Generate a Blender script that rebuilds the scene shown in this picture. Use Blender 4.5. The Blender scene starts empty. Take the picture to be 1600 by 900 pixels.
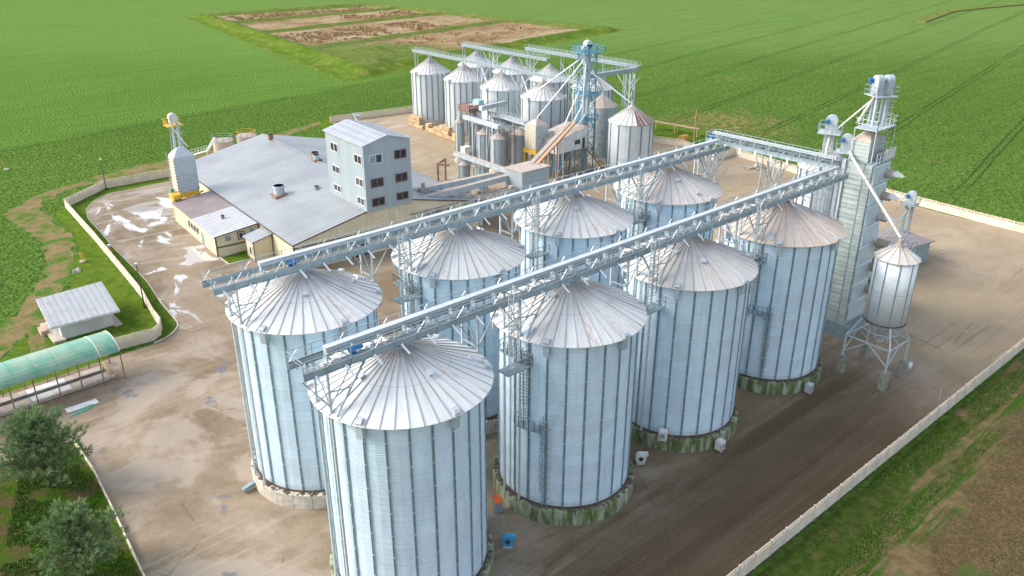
import bpy, bmesh, math, random
from mathutils import Vector, Matrix
random.seed(11)
PI = math.pi
R = math.radians
scn = bpy.context.scene
COL = scn.collection

# ------------------------------------------------------------------ camera
cd = bpy.data.cameras.new('camera')
cam = bpy.data.objects.new('camera', cd)
COL.objects.link(cam)
cam.location = (-32.449, -50.597, 54.935)
yaw, pitch, roll = R(48.7457), R(-24.1288), R(0.067)
fwd = Vector((math.cos(pitch)*math.cos(yaw), math.cos(pitch)*math.sin(yaw), math.sin(pitch)))
rgt = Vector((math.sin(yaw), -math.cos(yaw), 0))
upv = rgt.cross(fwd)
r2 = rgt*math.cos(roll)+upv*math.sin(roll)
u2 = -rgt*math.sin(roll)+upv*math.cos(roll)
cam.rotation_euler = Matrix((r2, u2, -fwd)).transposed().to_euler()
cd.sensor_width = 36.0
cd.lens = 36.0*1287.53/1600.0
cd.shift_y = -2.89/1600.0
cd.clip_start = 1.0
cd.clip_end = 9000.0
scn.camera = cam

# ------------------------------------------------------------------ light
SUN_AZ, SUN_EL = 138.0, 36.0
world = bpy.data.worlds.new('World')
scn.world = world
world.use_nodes = True
wn = world.node_tree
bg = wn.nodes['Background']
sky = wn.nodes.new('ShaderNodeTexSky')
sky.sky_type = 'NISHITA'
sky.sun_disc = False
sky.sun_elevation = R(SUN_EL)
sky.sun_rotation = R(90.0-SUN_AZ)
sky.altitude = 100
sky.air_density = 1.0
sky.dust_density = 3.0
sky.ozone_density = 1.0
hsv = wn.nodes.new('ShaderNodeHueSaturation')
hsv.inputs['Saturation'].default_value = 0.6
wn.links.new(sky.outputs[0], hsv.inputs['Color'])
wn.links.new(hsv.outputs[0], bg.inputs[0])
bg.inputs[1].default_value = 0.15
sl = bpy.data.lights.new('sun', 'SUN')
sun = bpy.data.objects.new('sun', sl)
COL.objects.link(sun)
sl.energy = 0.95
sl.angle = R(22)
sl.color = (1.0, 0.90, 0.76)
sd = Vector((math.cos(R(SUN_EL))*math.cos(R(SUN_AZ)), math.cos(R(SUN_EL))*math.sin(R(SUN_AZ)), math.sin(R(SUN_EL))))
sun.rotation_euler = sd.to_track_quat('Z', 'Y').to_euler()
sun.location = (0, 0, 120)
scn.view_settings.view_transform = 'Standard'
scn.view_settings.look = 'None'
scn.view_settings.gamma = 1.0
scn.view_settings.exposure = 1.4
scn.render.engine = 'CYCLES'
scn.render.resolution_x = 1024
scn.render.resolution_y = 576

# ------------------------------------------------------------------ materials
class Mt:
    def __init__(s, name, rough=0.7, metal=0.0, spec=0.5):
        s.m = bpy.data.materials.new(name)
        s.m.use_nodes = True
        s.nt = s.m.node_tree
        s.b = s.nt.nodes['Principled BSDF']
        s.b.inputs['Roughness'].default_value = rough
        s.b.inputs['Metallic'].default_value = metal
        s.b.inputs['Specular IOR Level'].default_value = spec
        s._g = s._t = s._o = None
    def n(s, t): return s.nt.nodes.new(t)
    def L(s, a, b): s.nt.links.new(a, b)
    def put(s, sock, v):
        if isinstance(v, bpy.types.NodeSocket): s.L(v, sock)
        elif isinstance(v, (tuple, list)) and len(v) == 3 and sock.type == 'RGBA': sock.default_value = (*v, 1)
        else: sock.default_value = v
    def pos(s):
        if not s._g: s._g = s.n('ShaderNodeNewGeometry')
        return s._g.outputs['Position']
    def obj(s):
        if not s._t: s._t = s.n('ShaderNodeTexCoord')
        return s._t.outputs['Object']
    def rnd(s):
        if not s._o: s._o = s.n('ShaderNodeObjectInfo')
        return s._o.outputs['Random']
    def math(s, op, a, b=0.0, c=0.0):
        q = s.n('ShaderNodeMath'); q.operation = op
        s.put(q.inputs[0], a); s.put(q.inputs[1], b)
        if len(q.inputs) > 2: s.put(q.inputs[2], c)
        return q.outputs[0]
    def sep(s, v):
        q = s.n('ShaderNodeSeparateXYZ'); s.put(q.inputs[0], v); return q.outputs
    def scl(s, v, sc, rot=0.0, off=(0, 0, 0)):
        q = s.n('ShaderNodeMapping'); s.put(q.inputs[0], v)
        q.inputs['Scale'].default_value = sc; q.inputs['Rotation'].default_value = (0, 0, rot)
        q.inputs['Location'].default_value = off
        return q.outputs[0]
    def noise(s, v, scale, det=3.0, rough=0.55, dist=0.0):
        q = s.n('ShaderNodeTexNoise'); s.put(q.inputs['Vector'], v)
        q.inputs['Scale'].default_value = scale; q.inputs['Detail'].default_value = det
        q.inputs['Roughness'].default_value = rough; q.inputs['Distortion'].default_value = dist
        return q.outputs['Fac']
    def voro(s, v, scale, out='Distance', feat='F1'):
        q = s.n('ShaderNodeTexVoronoi'); q.feature = feat; s.put(q.inputs['Vector'], v)
        q.inputs['Scale'].default_value = scale
        return q.outputs[out]
    def white(s, v):
        q = s.n('ShaderNodeTexWhiteNoise'); q.noise_dimensions = '3D'; s.put(q.inputs['Vector'], v); return q.outputs['Value']
    def comb(s, x, y, z):
        q = s.n('ShaderNodeCombineXYZ'); s.put(q.inputs[0], x); s.put(q.inputs[1], y); s.put(q.inputs[2], z); return q.outputs[0]
    def map(s, v, a, b, c=0.0, d=1.0, smooth=True):
        q = s.n('ShaderNodeMapRange'); s.put(q.inputs[0], v)
        q.interpolation_type = 'SMOOTHSTEP' if smooth else 'LINEAR'
        for i, k in enumerate((a, b, c, d)): q.inputs[i+1].default_value = k
        return q.outputs[0]
    def mix(s, f, a, b, mode='MIX'):
        q = s.n('ShaderNodeMix'); q.data_type = 'RGBA'; q.blend_type = mode
        s.put(q.inputs[0], f); s.put(q.inputs[6], a); s.put(q.inputs[7], b)
        return q.outputs[2]
    def bump(s, h, strength=0.3, dist=0.05):
        q = s.n('ShaderNodeBump'); q.inputs['Strength'].default_value = strength; q.inputs['Distance'].default_value = dist
        s.put(q.inputs['Height'], h); s.L(q.outputs[0], s.b.inputs['Normal'])
    def color(s, c): s.put(s.b.inputs['Base Color'], c); return s

def simple(name, col, rough=0.6, metal=0.0, col2=None, scale=1.5, var=0.12, spec=0.5, stretch=(1, 1, 1), dirt=0.0):
    m = Mt(name, rough, metal, spec)
    col2 = col2 or tuple(c*0.78 for c in col)
    v = m.scl(m.pos(), stretch)
    c = m.mix(m.map(m.noise(v, scale, 5), 0.35, 0.68), col, col2)
    k = m.math('ADD', m.math('MULTIPLY', m.rnd(), var), 1-var/2)
    c = m.mix(1.0, c, m.comb(k, k, k), 'MULTIPLY')
    if dirt:
        c = m.mix(m.math('MULTIPLY', m.map(m.noise(v, scale*2.7, 6, .7), 0.5, 0.75), dirt), c, (0.16, 0.10, 0.06))
    m.color(c)
    return m.m

GAL = simple('galvanised_steel', (0.448, 0.512, 0.544), 0.42, 0.15, (0.376, 0.432, 0.464), 2.0)
GALD = simple('weathered_steel', (0.27, 0.35, 0.385), 0.5, 0.25, (0.21, 0.28, 0.31), 1.5)
GALL = simple('bright_steel', (0.605, 0.638, 0.655), 0.38, 0.4, (0.504, 0.554, 0.588), 1.5)
TRUSS = simple('truss_steel', (0.311, 0.385, 0.414), 0.45, 0.2, (0.252, 0.318, 0.348), 1.2)
GRATE = simple('grating', (0.20, 0.24, 0.25), 0.7, 0.3)
DARK = simple('dark_metal', (0.05, 0.055, 0.06), 0.6, 0.3)
BROWNM = simple('brown_trim', (0.09, 0.055, 0.04), 0.6)
STIFD = simple('dark_stiffener', (0.15, 0.20, 0.23), 0.5, 0.2)
RUSTY = simple('rusty_steel', (0.30, 0.17, 0.12), 0.8, 0.1, (0.18, 0.10, 0.07), 1.5)
BLUEM = simple('blue_motor', (0.02, 0.16, 0.42), 0.45, 0.1)
BLUET = simple('blue_paint', (0.07, 0.24, 0.34), 0.55, 0.1, (0.12, 0.30, 0.39), 1.0)
YEL = simple('yellow_paint', (0.70, 0.42, 0.04), 0.5, 0.0, (0.52, 0.30, 0.04), 2.0)
ORG = simple('orange_paint', (0.75, 0.16, 0.02), 0.5)
WHITE = simple('white_paint', (0.634, 0.634, 0.616), 0.5, 0.0, (0.510, 0.502, 0.475), 1.5)
DUSTY = simple('dusty_roof', (0.422, 0.370, 0.326), 0.8, 0.0, (0.334, 0.282, 0.246), 1.2)
BEIGE = simple('cream_cladding', (0.670, 0.595, 0.419), 0.6, 0.0, (0.614, 0.530, 0.353), 0.4, 0.05)
PANELG = simple('grey_green_cladding', (0.342, 0.405, 0.437), 0.5, 0.1, (0.306, 0.368, 0.396), 0.5, 0.05, stretch=(1, 1, .12))
HALLR = simple('grey_roof_sheet', (0.306, 0.328, 0.339), 0.42, 0.2, (0.246, 0.262, 0.277), 0.10, 0.06, dirt=0.12)
BROWNR = simple('brown_roof_sheet', (0.26, 0.22, 0.215), 0.6, 0.05, (0.22, 0.185, 0.18), 0.4, 0.05)
WHITER = simple('white_roof_sheet', (0.442, 0.459, 0.484), 0.5, 0.05, (0.391, 0.399, 0.416), 0.5, 0.05)
CONC = simple('concrete', (0.50, 0.46, 0.38), 0.85, 0.0, (0.36, 0.33, 0.27), 1.4, 0.15, dirt=0.5)
FENCEM = simple('fence_concrete', (0.681, 0.589, 0.478), 0.85, 0.0, (0.589, 0.506, 0.405), 0.7, 0.10, dirt=0.12)
WOOD = simple('crate_wood', (0.60, 0.44, 0.27), 0.85, 0.0, (0.44, 0.30, 0.17), 1.5, 0.35)
BARK = simple('pine_bark', (0.09, 0.06, 0.045), 0.9)
GLASSD = simple('dark_glass', (0.03, 0.035, 0.04), 0.08, 0.0)
GLASSL = simple('pale_glass', (0.26, 0.33, 0.36), 0.1, 0.0)
REDB = simple('red_blind', (0.14, 0.02, 0.02), 0.6)
SAND = simple('hut_wall', (0.55, 0.55, 0.55), 0.8, 0.0, (0.46, 0.46, 0.47), 0.6)
PUTTY = simple('sunny_west_panel', (0.55, 0.52, 0.40), 0.6, 0.1, (0.45, 0.43, 0.35), 2)  # warm sun on west faces put into the panel colour
RUBBLE = simple('rubble', (0.40, 0.36, 0.32), 0.9, 0.0, (0.22, 0.19, 0.16), 1.2, 0.4)
SPOUT = simple('spout_steel', (0.55, 0.53, 0.48), 0.5, 0.3)
TIN = simple('tin_silo_sheet', (0.527, 0.578, 0.603), 0.42, 0.15, (0.459, 0.510, 0.527), 0.8, 0.08, stretch=(1, 1, .25))

def roof_mat(name, col, streak, amt):
    m = Mt(name, 0.46, 0.15)
    o = m.sep(m.obj())
    k = m.math('ADD', m.math('MULTIPLY', m.rnd(), 0.09), 0.955)
    v = m.comb(m.math('MULTIPLY', o[0], 0.35), m.math('MULTIPLY', o[1], 3.0), m.math('MULTIPLY', m.rnd(), 57.0))
    st = m.noise(v, 1.3, 5, 0.6)
    c = m.mix(m.map(st, 0.42, 0.72), col, streak)
    top = m.math('MULTIPLY', m.map(o[0], 3.8, 0.5), amt)
    c = m.mix(m.math('MULTIPLY', top, m.map(st, 0.3, 0.6)), c, tuple(x*0.42 for x in streak))
    # overlap line half way down each sheet and a rust run on a few sheets
    lap = m.math('LESS_THAN', m.math('ABSOLUTE', m.math('SUBTRACT', o[0], 4.1)), 0.035)
    c = m.mix(m.math('MULTIPLY', lap, 0.35), c, (0.2, 0.19, 0.18))
    rs = m.math('MULTIPLY', m.math('GREATER_THAN', m.rnd(), 0.86), m.map(m.noise(v, 3.1, 4), 0.52, 0.62))
    c = m.mix(m.math('MULTIPLY', rs, 0.55), c, (0.36, 0.19, 0.10))
    c = m.mix(1.0, c, m.comb(k, k, k), 'MULTIPLY')
    m.color(c)
    m.put(m.b.inputs['Roughness'], m.map(st, 0.3, 0.7, 0.36, 0.52))
    return m.m
RF_BLUE = roof_mat('roof_zinc_clean', (0.666, 0.691, 0.681), (0.568, 0.586, 0.570), 0.8)
RF_MID = roof_mat('roof_zinc_dusty', (0.576, 0.602, 0.589), (0.499, 0.503, 0.481), 0.6)
RF_WARM = roof_mat('roof_zinc_warm', (0.538, 0.529, 0.502), (0.483, 0.454, 0.413), 0.5)
RF_TAN = roof_mat('roof_zinc_tan', (0.546, 0.473, 0.407), (0.493, 0.387, 0.299), 0.6)
RIBM = simple('roof_rib_steel', (0.47, 0.47, 0.47), 0.55, 0.1, (0.37, 0.32, 0.28), 0.5, 0.5)  # shadow side of the ribs put into a darker grey, with rusty tint
RF_RUST = simple('roof_rust_brown', (0.24, 0.15, 0.12), 0.7, 0.1, (0.18, 0.11, 0.09), 1.0)

def wall_mat(name, col, col2):
    m = Mt(name, 0.42, 0.2)
    o = m.sep(m.obj())
    ring = m.math('FLOOR', m.math('DIVIDE', o[2], 1.12))
    w = m.white(m.comb(ring, m.math('MULTIPLY', m.rnd(), 31.0), 0.5))
    v = m.comb(m.math('MULTIPLY', o[1], 1.6), m.math('MULTIPLY', m.rnd(), 91.0), m.math('MULTIPLY', o[2], 0.45))
    c = m.mix(m.map(m.noise(v, 1.0, 4), 0.35, 0.7), col, col2)
    k = m.math('ADD', m.math('MULTIPLY', w, 0.10), m.math('ADD', 0.90, m.math('MULTIPLY', m.rnd(), 0.09)))
    run = m.map(m.noise(m.comb(m.math('MULTIPLY', o[1], 5.0), m.math('MULTIPLY', m.rnd(), 33.0), m.math('MULTIPLY', o[2], 0.10)), 1.0, 4, 0.6), 0.56, 0.72)
    c = m.mix(m.math('MULTIPLY', run, 0.22), c, (0.36, 0.36, 0.33))
    c = m.mix(1.0, c, m.comb(k, k, k), 'MULTIPLY')
    seam = m.math('LESS_THAN', m.math('FRACT', m.math('DIVIDE', o[2], 1.12)), 0.035)
    c = m.mix(m.math('MULTIPLY', seam, 0.22), c, (0.2, 0.25, 0.28))
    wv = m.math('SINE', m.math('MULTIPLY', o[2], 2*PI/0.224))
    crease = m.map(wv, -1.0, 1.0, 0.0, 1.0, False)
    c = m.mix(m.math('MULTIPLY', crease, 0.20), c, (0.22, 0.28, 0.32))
    low = m.map(m.math('ADD', o[2], m.math('MULTIPLY', m.noise(v, 3.0, 3), 1.2)), 2.3, 3.2, 0.35, 0.0)
    c = m.mix(low, c, (0.30, 0.27, 0.22))
    m.color(c)
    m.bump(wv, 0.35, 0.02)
    return m.m
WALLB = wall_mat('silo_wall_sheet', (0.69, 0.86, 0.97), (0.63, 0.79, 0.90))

# concrete plinth with algae runs
m = Mt('mossy_concrete', 0.9)
o = m.sep(m.obj())
v = m.comb(m.math('MULTIPLY', o[1], 1.0), m.math('MULTIPLY', m.rnd(), 77.0), m.math('MULTIPLY', o[2], 0.25))
f = m.map(m.noise(v, 1.1, 4, 0.55), 0.32, 0.62)
c = m.mix(f, (0.34, 0.36, 0.27), (0.095, 0.130, 0.035))
c = m.mix(m.math('MULTIPLY', m.map(m.noise(v, 2.2, 4), 0.52, 0.72), 0.7), c, (0.06, 0.07, 0.03))
m.color(c)
MOSS = m.m
CONCB = simple('dry_plinth_concrete', (0.56, 0.52, 0.44), 0.9, 0.0, (0.40, 0.37, 0.30), 1.6, 0.2, dirt=0.5)
SLUDGE = simple('grain_dust_sludge', (0.16, 0.12, 0.09), 0.9, 0.0, (0.07, 0.05, 0.035), 2.2)

# translucent green canopy sheet
m = Mt('green_polycarbonate', 0.35)
v = m.pos()
c = m.mix(m.map(m.noise(v, 0.35, 4), 0.35, 0.65), (0.11, 0.30, 0.21), (0.22, 0.34, 0.24))
c = m.mix(m.map(m.noise(v, 1.4, 5), 0.55, 0.75), c, (0.31, 0.29, 0.20))
m.color(c)
GREENP = m.m

# --- ground materials
def field_material():
    m = Mt('crop_field', 1.0, 0.0, 0.0)
    p = m.pos(); s = m.sep(p)
    f1 = m.map(m.noise(p, 0.010, 5, 0.6), 0.3, 0.7)
    rowv = m.scl(p, (0.05, 0.55, 0.2), R(-10.5))
    f2 = m.map(m.noise(rowv, 1.0, 6, 0.65), 0.3, 0.7)
    f3 = m.map(m.noise(p, 0.75, 6, 0.78), 0.36, 0.62)
    f4 = m.map(m.voro(p, 1.25), 0.15, 0.7)
    c = m.mix(f1, (0.092, 0.176, 0.032), (0.130, 0.224, 0.044))
    c = m.mix(m.math('MULTIPLY', f2, 0.45), c, (0.056, 0.112, 0.018))
    # paler and yellower with distance from the yard (haze put into the colour; a different crop stand beyond the line)
    far = m.map(m.math('ADD', m.math('ADD', m.math('MULTIPLY', s[0], 0.62), m.math('MULTIPLY', s[1], 0.78)), m.math('MULTIPLY', m.noise(p, 0.006, 3), 60.0)), 255, 400)
    c = m.mix(m.math('MULTIPLY', far, 0.75), c, (0.148, 0.240, 0.070))
    tq = m.math('ADD', m.math('SUBTRACT', s[1], m.math('MULTIPLY', s[0], 0.16)), m.math('MULTIPLY', m.math('SUBTRACT', m.noise(p, 0.012, 3), 0.5), 8.0))
    rough = m.math('MAXIMUM', m.map(tq, 192.5, 189.5), m.map(m.math('SUBTRACT', s[0], m.math('MULTIPLY', s[1], 0.30)), 60, 115))
    rough = m.math('ADD', m.math('MULTIPLY', rough, 0.72), 0.28)
    c = m.mix(m.math('MULTIPLY', m.math('SUBTRACT', 1.0, rough), 0.6), c, (0.122, 0.222, 0.044))
    streak = m.map(m.noise(m.scl(p, (0.018, 0.30, 1), R(-9.5)), 1.0, 6, 0.7), 0.42, 0.62)
    c = m.mix(m.math('MULTIPLY', streak, 0.28), c, (0.055, 0.115, 0.018))
    near = m.math('MULTIPLY', rough, m.math('SUBTRACT', 1.0, m.math('MULTIPLY', far, 0.75)))
    c = m.mix(m.math('MULTIPLY', m.math('MULTIPLY', f3, near), 0.64), c, (0.024, 0.056, 0.012))
    c = m.mix(m.math('MULTIPLY', m.math('SUBTRACT', 1.0, f4), m.math('MULTIPLY', near, 0.30)), c, (0.165, 0.25, 0.055))
    # bare soil patches
    dx = m.math('SUBTRACT', s[0], 172); dy = m.math('SUBTRACT', s[1], 88)
    d = m.math('SQRT', m.math('ADD', m.math('MULTIPLY', dx, dx), m.math('MULTIPLY', m.math('MULTIPLY', dy, dy), 1.0)))
    d = m.math('ADD', d, m.math('MULTIPLY', m.noise(p, 0.12, 5, .7), 55))
    patch = m.math('MULTIPLY', m.map(d, 52, 30), m.map(m.noise(p, 0.5, 4), 0.4, 0.6))
    c = m.mix(m.math('MULTIPLY', patch, 0.8), c, (0.27, 0.19, 0.09))
    b = m.math('MULTIPLY', m.map(m.noise(p, 0.05, 6, 0.7), 0.60, 0.70), m.map(m.noise(p, 0.8, 4), 0.45, 0.6))
    c = m.mix(m.math('MULTIPLY', m.math('MULTIPLY', b, near), 0.5), c, (0.22, 0.16, 0.07))
    # tramlines: pairs of wheel tracks every 27.5 m
    tl = m.math('SUBTRACT', s[1], m.math('MULTIPLY', s[0], 0.187))
    tl = m.math('ADD', tl, m.math('MULTIPLY', m.noise(p, 0.01, 2), 3.0))
    fr = m.math('MULTIPLY', m.math('FRACT', m.math('DIVIDE', m.math('ADD', tl, 14.8), 27.8)), 27.8)
    t1 = m.math('COMPARE', fr, 1.6, 0.30); t2 = m.math('COMPARE', fr, 3.4, 0.30)
    tt = m.math('MULTIPLY', m.math('ADD', t1, t2), m.math('MULTIPLY', m.map(s[0], 120, 190, 0.0, 1.0), m.map(s[1], 260, 200)))
    tt = m.math('MULTIPLY', tt, m.map(m.noise(p, 0.06, 3), 0.25, 0.5))
    c = m.mix(m.math('MULTIPLY', tt, 0.7), c, (0.030, 0.060, 0.018))
    # west field: one track and headland marks
    tw = m.math('SUBTRACT', s[1], m.math('MULTIPLY', s[0], 0.16))
    tw = m.math('ADD', tw, m.math('MULTIPLY', m.noise(p, 0.012, 3), 8.0))
    for off, w, k in ((194.0, 0.6, .65), (196.6, 0.6, .5), (212, .5, .25), (246.0, .8, .3), (283.0, 1.0, .25), (330, 1.2, .2)):
        q = m.math('MULTIPLY', m.math('COMPARE', tw, off, w), m.map(s[0], 150, 100))
        c = m.mix(m.math('MULTIPLY', m.math('MULTIPLY', q, m.map(m.noise(p, 0.08, 3), .3, .6)), k), c, (0.030, 0.085, 0.018))
    m.color(c)
    h = m.math('ADD', m.math('MULTIPLY', m.noise(p, 1.1, 5, 0.7), 1.0), m.math('MULTIPLY', m.voro(p, 1.6), 0.8))
    m.bump(h, 0.9, 0.55)
    return m.m
FIELD = field_material()

def grass_material(name, a, b, br, bramt, sc=0.5, row=None):
    m = Mt(name, 1.0, 0.0, 0.0)
    p = m.pos()
    c = m.mix(m.map(m.noise(p, sc, 6, 0.7), 0.35, 0.65), a, b)
    c = m.mix(m.math('MULTIPLY', m.map(m.noise(p, 4.5, 5, 0.75), 0.42, 0.66), 0.6), c, tuple(x*0.45 for x in a))
    if bramt > 0:
        bv = p if row is None else m.scl(p, (0.12, 0.8, 1), row)
        c = m.mix(m.math('MULTIPLY', m.map(m.noise(bv, 0.30 if row is None else 1.0, 6, 0.7), 0.62-bramt*0.2, 0.72-bramt*0.16), m.map(m.noise(p, 2.0, 5, .7), .25, .55)), c, br)
    m.color(c)
    m.bump(m.noise(p, 5.0, 5, 0.8), 0.8, 0.35)
    return m.m
GRASS = grass_material('lawn_grass', (0.080, 0.150, 0.018), (0.145, 0.215, 0.032), (0.220, 0.128, 0.070), 0.12)
GRASSD = grass_material('pine_grass', (0.038, 0.088, 0.010), (0.075, 0.140, 0.014), (0.115, 0.075, 0.045), 0.8)
SOUTHG = grass_material('south_verge_grass', (0.060, 0.135, 0.016), (0.11, 0.18, 0.026), (0.25, 0.175, 0.10), 1.15, 0.35, R(-2))

m = Mt('tilled_soil', 1.0, 0.0, 0.0)
p = m.pos(); q_ = m.sep(p)
yy = m.math('ADD', m.math('SUBTRACT', q_[1], m.math('MULTIPLY', m.math('SUBTRACT', q_[0], 60.0), 0.12)), m.math('MULTIPLY', m.math('SUBTRACT', m.noise(p, 0.16, 5, 0.7), 0.5), 9.0))
c = m.mix(m.map(m.noise(p, 0.35, 6, 0.75), 0.35, 0.65), (0.215, 0.150, 0.082), (0.150, 0.105, 0.056))
c = m.mix(m.math('MULTIPLY', m.map(m.noise(p, 3.4, 6, 0.85), 0.46, 0.56), 0.85), c, (0.075, 0.072, 0.028))
c = m.mix(m.math('MULTIPLY', m.map(m.noise(p, 1.5, 6, 0.8), 0.50, 0.60), 0.5), c, (0.26, 0.19, 0.11))
c = m.mix(m.map(m.noise(p, 0.10, 5, .7), 0.60, 0.70), c, (0.10, 0.14, 0.04))
rows = m.scl(p, (0.10, 1.5, 1), R(-4))
rn = m.map(m.noise(rows, 1.0, 6, 0.65), 0.44, 0.56)
sand = m.mix(m.map(m.noise(p, 0.5, 6, 0.75), 0.42, 0.60), (0.27, 0.195, 0.105), (0.17, 0.135, 0.06))
sand = m.mix(m.math('MULTIPLY', rn, m.map(m.noise(p, 0.13, 4, .6), .38, .56)), sand, (0.060, 0.140, 0.016))
c = m.mix(m.map(yy, -29.5, -26.5), c, sand)
gr = m.mix(m.map(m.noise(p, 0.9, 6, 0.75), 0.38, 0.62), (0.050, 0.088, 0.016), (0.095, 0.135, 0.030))
gr = m.mix(m.map(m.noise(p, 0.35, 6, 0.75), 0.56, 0.68), gr, (0.17, 0.13, 0.06))
c = m.mix(m.map(yy, -24.6, -22.6), c, gr)
m.color(c); m.bump(m.noise(p, 3.0, 6, 0.85), 1.0, 0.4)
SOIL = m.m

m = Mt('bare_dirt', 1.0, 0.0, 0.0)
p = m.pos()
c = m.mix(m.map(m.noise(p, 0.5, 6, 0.7), 0.35, 0.65), (0.27, 0.195, 0.11), (0.20, 0.15, 0.075))
c = m.mix(m.map(m.noise(p, 0.22, 6, 0.75), 0.46, 0.60), c, (0.075, 0.155, 0.025))
c = m.mix(m.math('MULTIPLY', m.map(m.noise(p, 2.4, 5, .8), 0.5, 0.6), 0.55), c, (0.055, 0.14, 0.02))
m.color(c); m.bump(m.noise(p, 3.0, 5, 0.8), 0.8, 0.3)
DIRT = m.m

def yard_material():
    m = Mt('worn_yard_concrete', 0.8, 0.0, 0.5)
    p = m.pos(); s = m.sep(p)
    a = m.map(m.noise(p, 0.055, 6, 0.62, 0.6), 0.36, 0.62)
    c = m.mix(a, (0.300, 0.238, 0.172), (0.170, 0.130, 0.082))
    # sun-bleached dust in long sweeps
    sw = m.scl(p, (0.06, 0.20, 1), R(35))
    b = m.map(m.noise(sw, 1.0, 6, 0.6, 1.2), 0.48, 0.70)
    c = m.mix(m.math('MULTIPLY', b, 0.6), c, (0.36, 0.295, 0.225))
    # olive mud film
    g = m.map(m.noise(p, 0.035, 5, 0.6), 0.50, 0.66)
    c = m.mix(m.math('MULTIPLY', g, 0.50), c, (0.200, 0.150, 0.072))
    fine = m.map(m.noise(p, 1.6, 7, 0.75), 0.3, 0.7)
    c = m.mix(m.math('MULTIPLY', fine, 0.22), c, (0.09, 0.07, 0.05))
    # tyre lanes parallel to the front row of silos
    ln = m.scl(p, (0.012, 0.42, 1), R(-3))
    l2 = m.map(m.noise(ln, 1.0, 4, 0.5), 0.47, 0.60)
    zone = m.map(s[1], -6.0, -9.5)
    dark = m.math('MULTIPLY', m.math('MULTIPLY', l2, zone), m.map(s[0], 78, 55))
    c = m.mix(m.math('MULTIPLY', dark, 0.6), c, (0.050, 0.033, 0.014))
    row_shade = m.math('MULTIPLY', m.map(m.math('ADD', s[1], m.math('MULTIPLY', m.noise(p, 0.06, 3), 5.0)), -1.0, -11.0), m.map(s[0], 74, 48))
    c = m.mix(m.math('MULTIPLY', row_shade, 0.82), c, (0.072, 0.050, 0.026))  # browner, darker ground: shade of the silo row put into the colour
    c = m.mix(m.math('MULTIPLY', m.map(s[0], 64, 82), 0.42), c, (0.42, 0.34, 0.23))  # sunlit east of the yard put into a paler ground colour
    # pale damp-edge lace, south-west apron
    swz = m.math('MULTIPLY', m.map(s[0], 14, 2), m.map(s[1], 66, 50))
    lace = m.map(m.noise(p, 0.085, 7, 0.62, 0.5), 0.47, 0.57)
    c = m.mix(m.math('MULTIPLY', m.math('MULTIPLY', lace, swz), 0.60), c, (0.36, 0.305, 0.255))
    wetn = m.noise(p, 0.17, 5, 0.55, 0.4)
    wet0 = m.math('MULTIPLY', m.map(wetn, 0.63, 0.665), swz)
    c = m.mix(m.math('MULTIPLY', wet0, 0.75), c, (0.12, 0.12, 0.145))
    ck = m.voro(p, 0.11, 'Distance', 'DISTANCE_TO_EDGE')
    wob = m.math('MULTIPLY', m.math('SUBTRACT', m.noise(p, 0.6, 5, 0.7), 0.5), 0.10)
    crack = m.map(m.math('ABSOLUTE', m.math('ADD', ck, wob)), 0.0, 0.012, 1.0, 0.0)
    crack = m.math('MULTIPLY', crack, m.map(m.noise(p, 0.05, 3), 0.42, 0.58))
    c = m.mix(m.math('MULTIPLY', crack, 0.45), c, (0.075, 0.055, 0.038))
    # tyre marks: fine bundles along the lanes
    r1 = m.map(m.noise(m.scl(p, (0.02, 2.6, 1), R(-3)), 1.0, 4, 0.6), 0.53, 0.62)
    r1 = m.math('MULTIPLY', m.math('MULTIPLY', r1, m.map(s[1], -9.0, -12.0)), m.map(m.noise(p, 0.05, 3), 0.40, 0.55))
    c = m.mix(m.math('MULTIPLY', r1, 0.40), c, (0.135, 0.105, 0.075))
    r2 = m.map(m.noise(m.scl(p, (0.03, 2.2, 1), R(48)), 1.0, 4, 0.6), 0.54, 0.62)
    r2 = m.math('MULTIPLY', m.math('MULTIPLY', r2, m.map(s[0], 20, 0)), m.map(m.noise(p, 0.06, 3), 0.46, 0.58))
    c = m.mix(m.math('MULTIPLY', r2, 0.30), c, (0.42, 0.36, 0.29))
    r3 = m.map(m.noise(m.scl(p, (2.2, 0.03, 1), R(-12)), 1.0, 4, 0.6), 0.54, 0.62)
    r3 = m.math('MULTIPLY', m.math('MULTIPLY', r3, m.map(s[0], 70, 90)), m.map(m.noise(p, 0.05, 3), 0.46, 0.58))
    c = m.mix(m.math('MULTIPLY', r3, 0.30), c, (0.16, 0.125, 0.085))
    gv = m.map(m.noise(p, 6.0, 4, 0.8), 0.56, 0.66)
    c = m.mix(m.math('MULTIPLY', gv, 0.22), c, (0.40, 0.36, 0.30))
    # standing water, west lane in front of the hall
    westz = m.math('MULTIPLY', m.map(s[0], 33, 24), m.math('MULTIPLY', m.map(s[1], 58, 72), m.map(s[1], 134, 124)))
    pv = m.scl(p, (0.10, 0.055, 1), R(24))
    wet1 = m.math('MULTIPLY', m.map(m.noise(pv, 1.9, 5, 0.55, 1.0), 0.565, 0.59), westz)
    damp = m.math('MULTIPLY', m.map(m.noise(pv, 1.9, 5, 0.55, 1.0), 0.44, 0.56), westz)
    c = m.mix(m.math('MULTIPLY', damp, 0.4), c, (0.30, 0.26, 0.22))
    # damp sheen by the far rows and NE apron
    nz = m.math('MULTIPLY', m.map(s[1], 84, 96), m.map(m.noise(sw, 1.3, 4, .5, .8), .50, .60))
    # wet patches; bright sky reflection put into the puddle colour
    w = m.math('MAXIMUM', wet1, m.math('MULTIPLY', nz, 0.75))
    c = m.mix(wet1, c, (0.45, 0.44, 0.42))
    m.color(c)
    rg = m.math('SUBTRACT', 0.80, m.math('MULTIPLY', w, 0.70))
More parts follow.
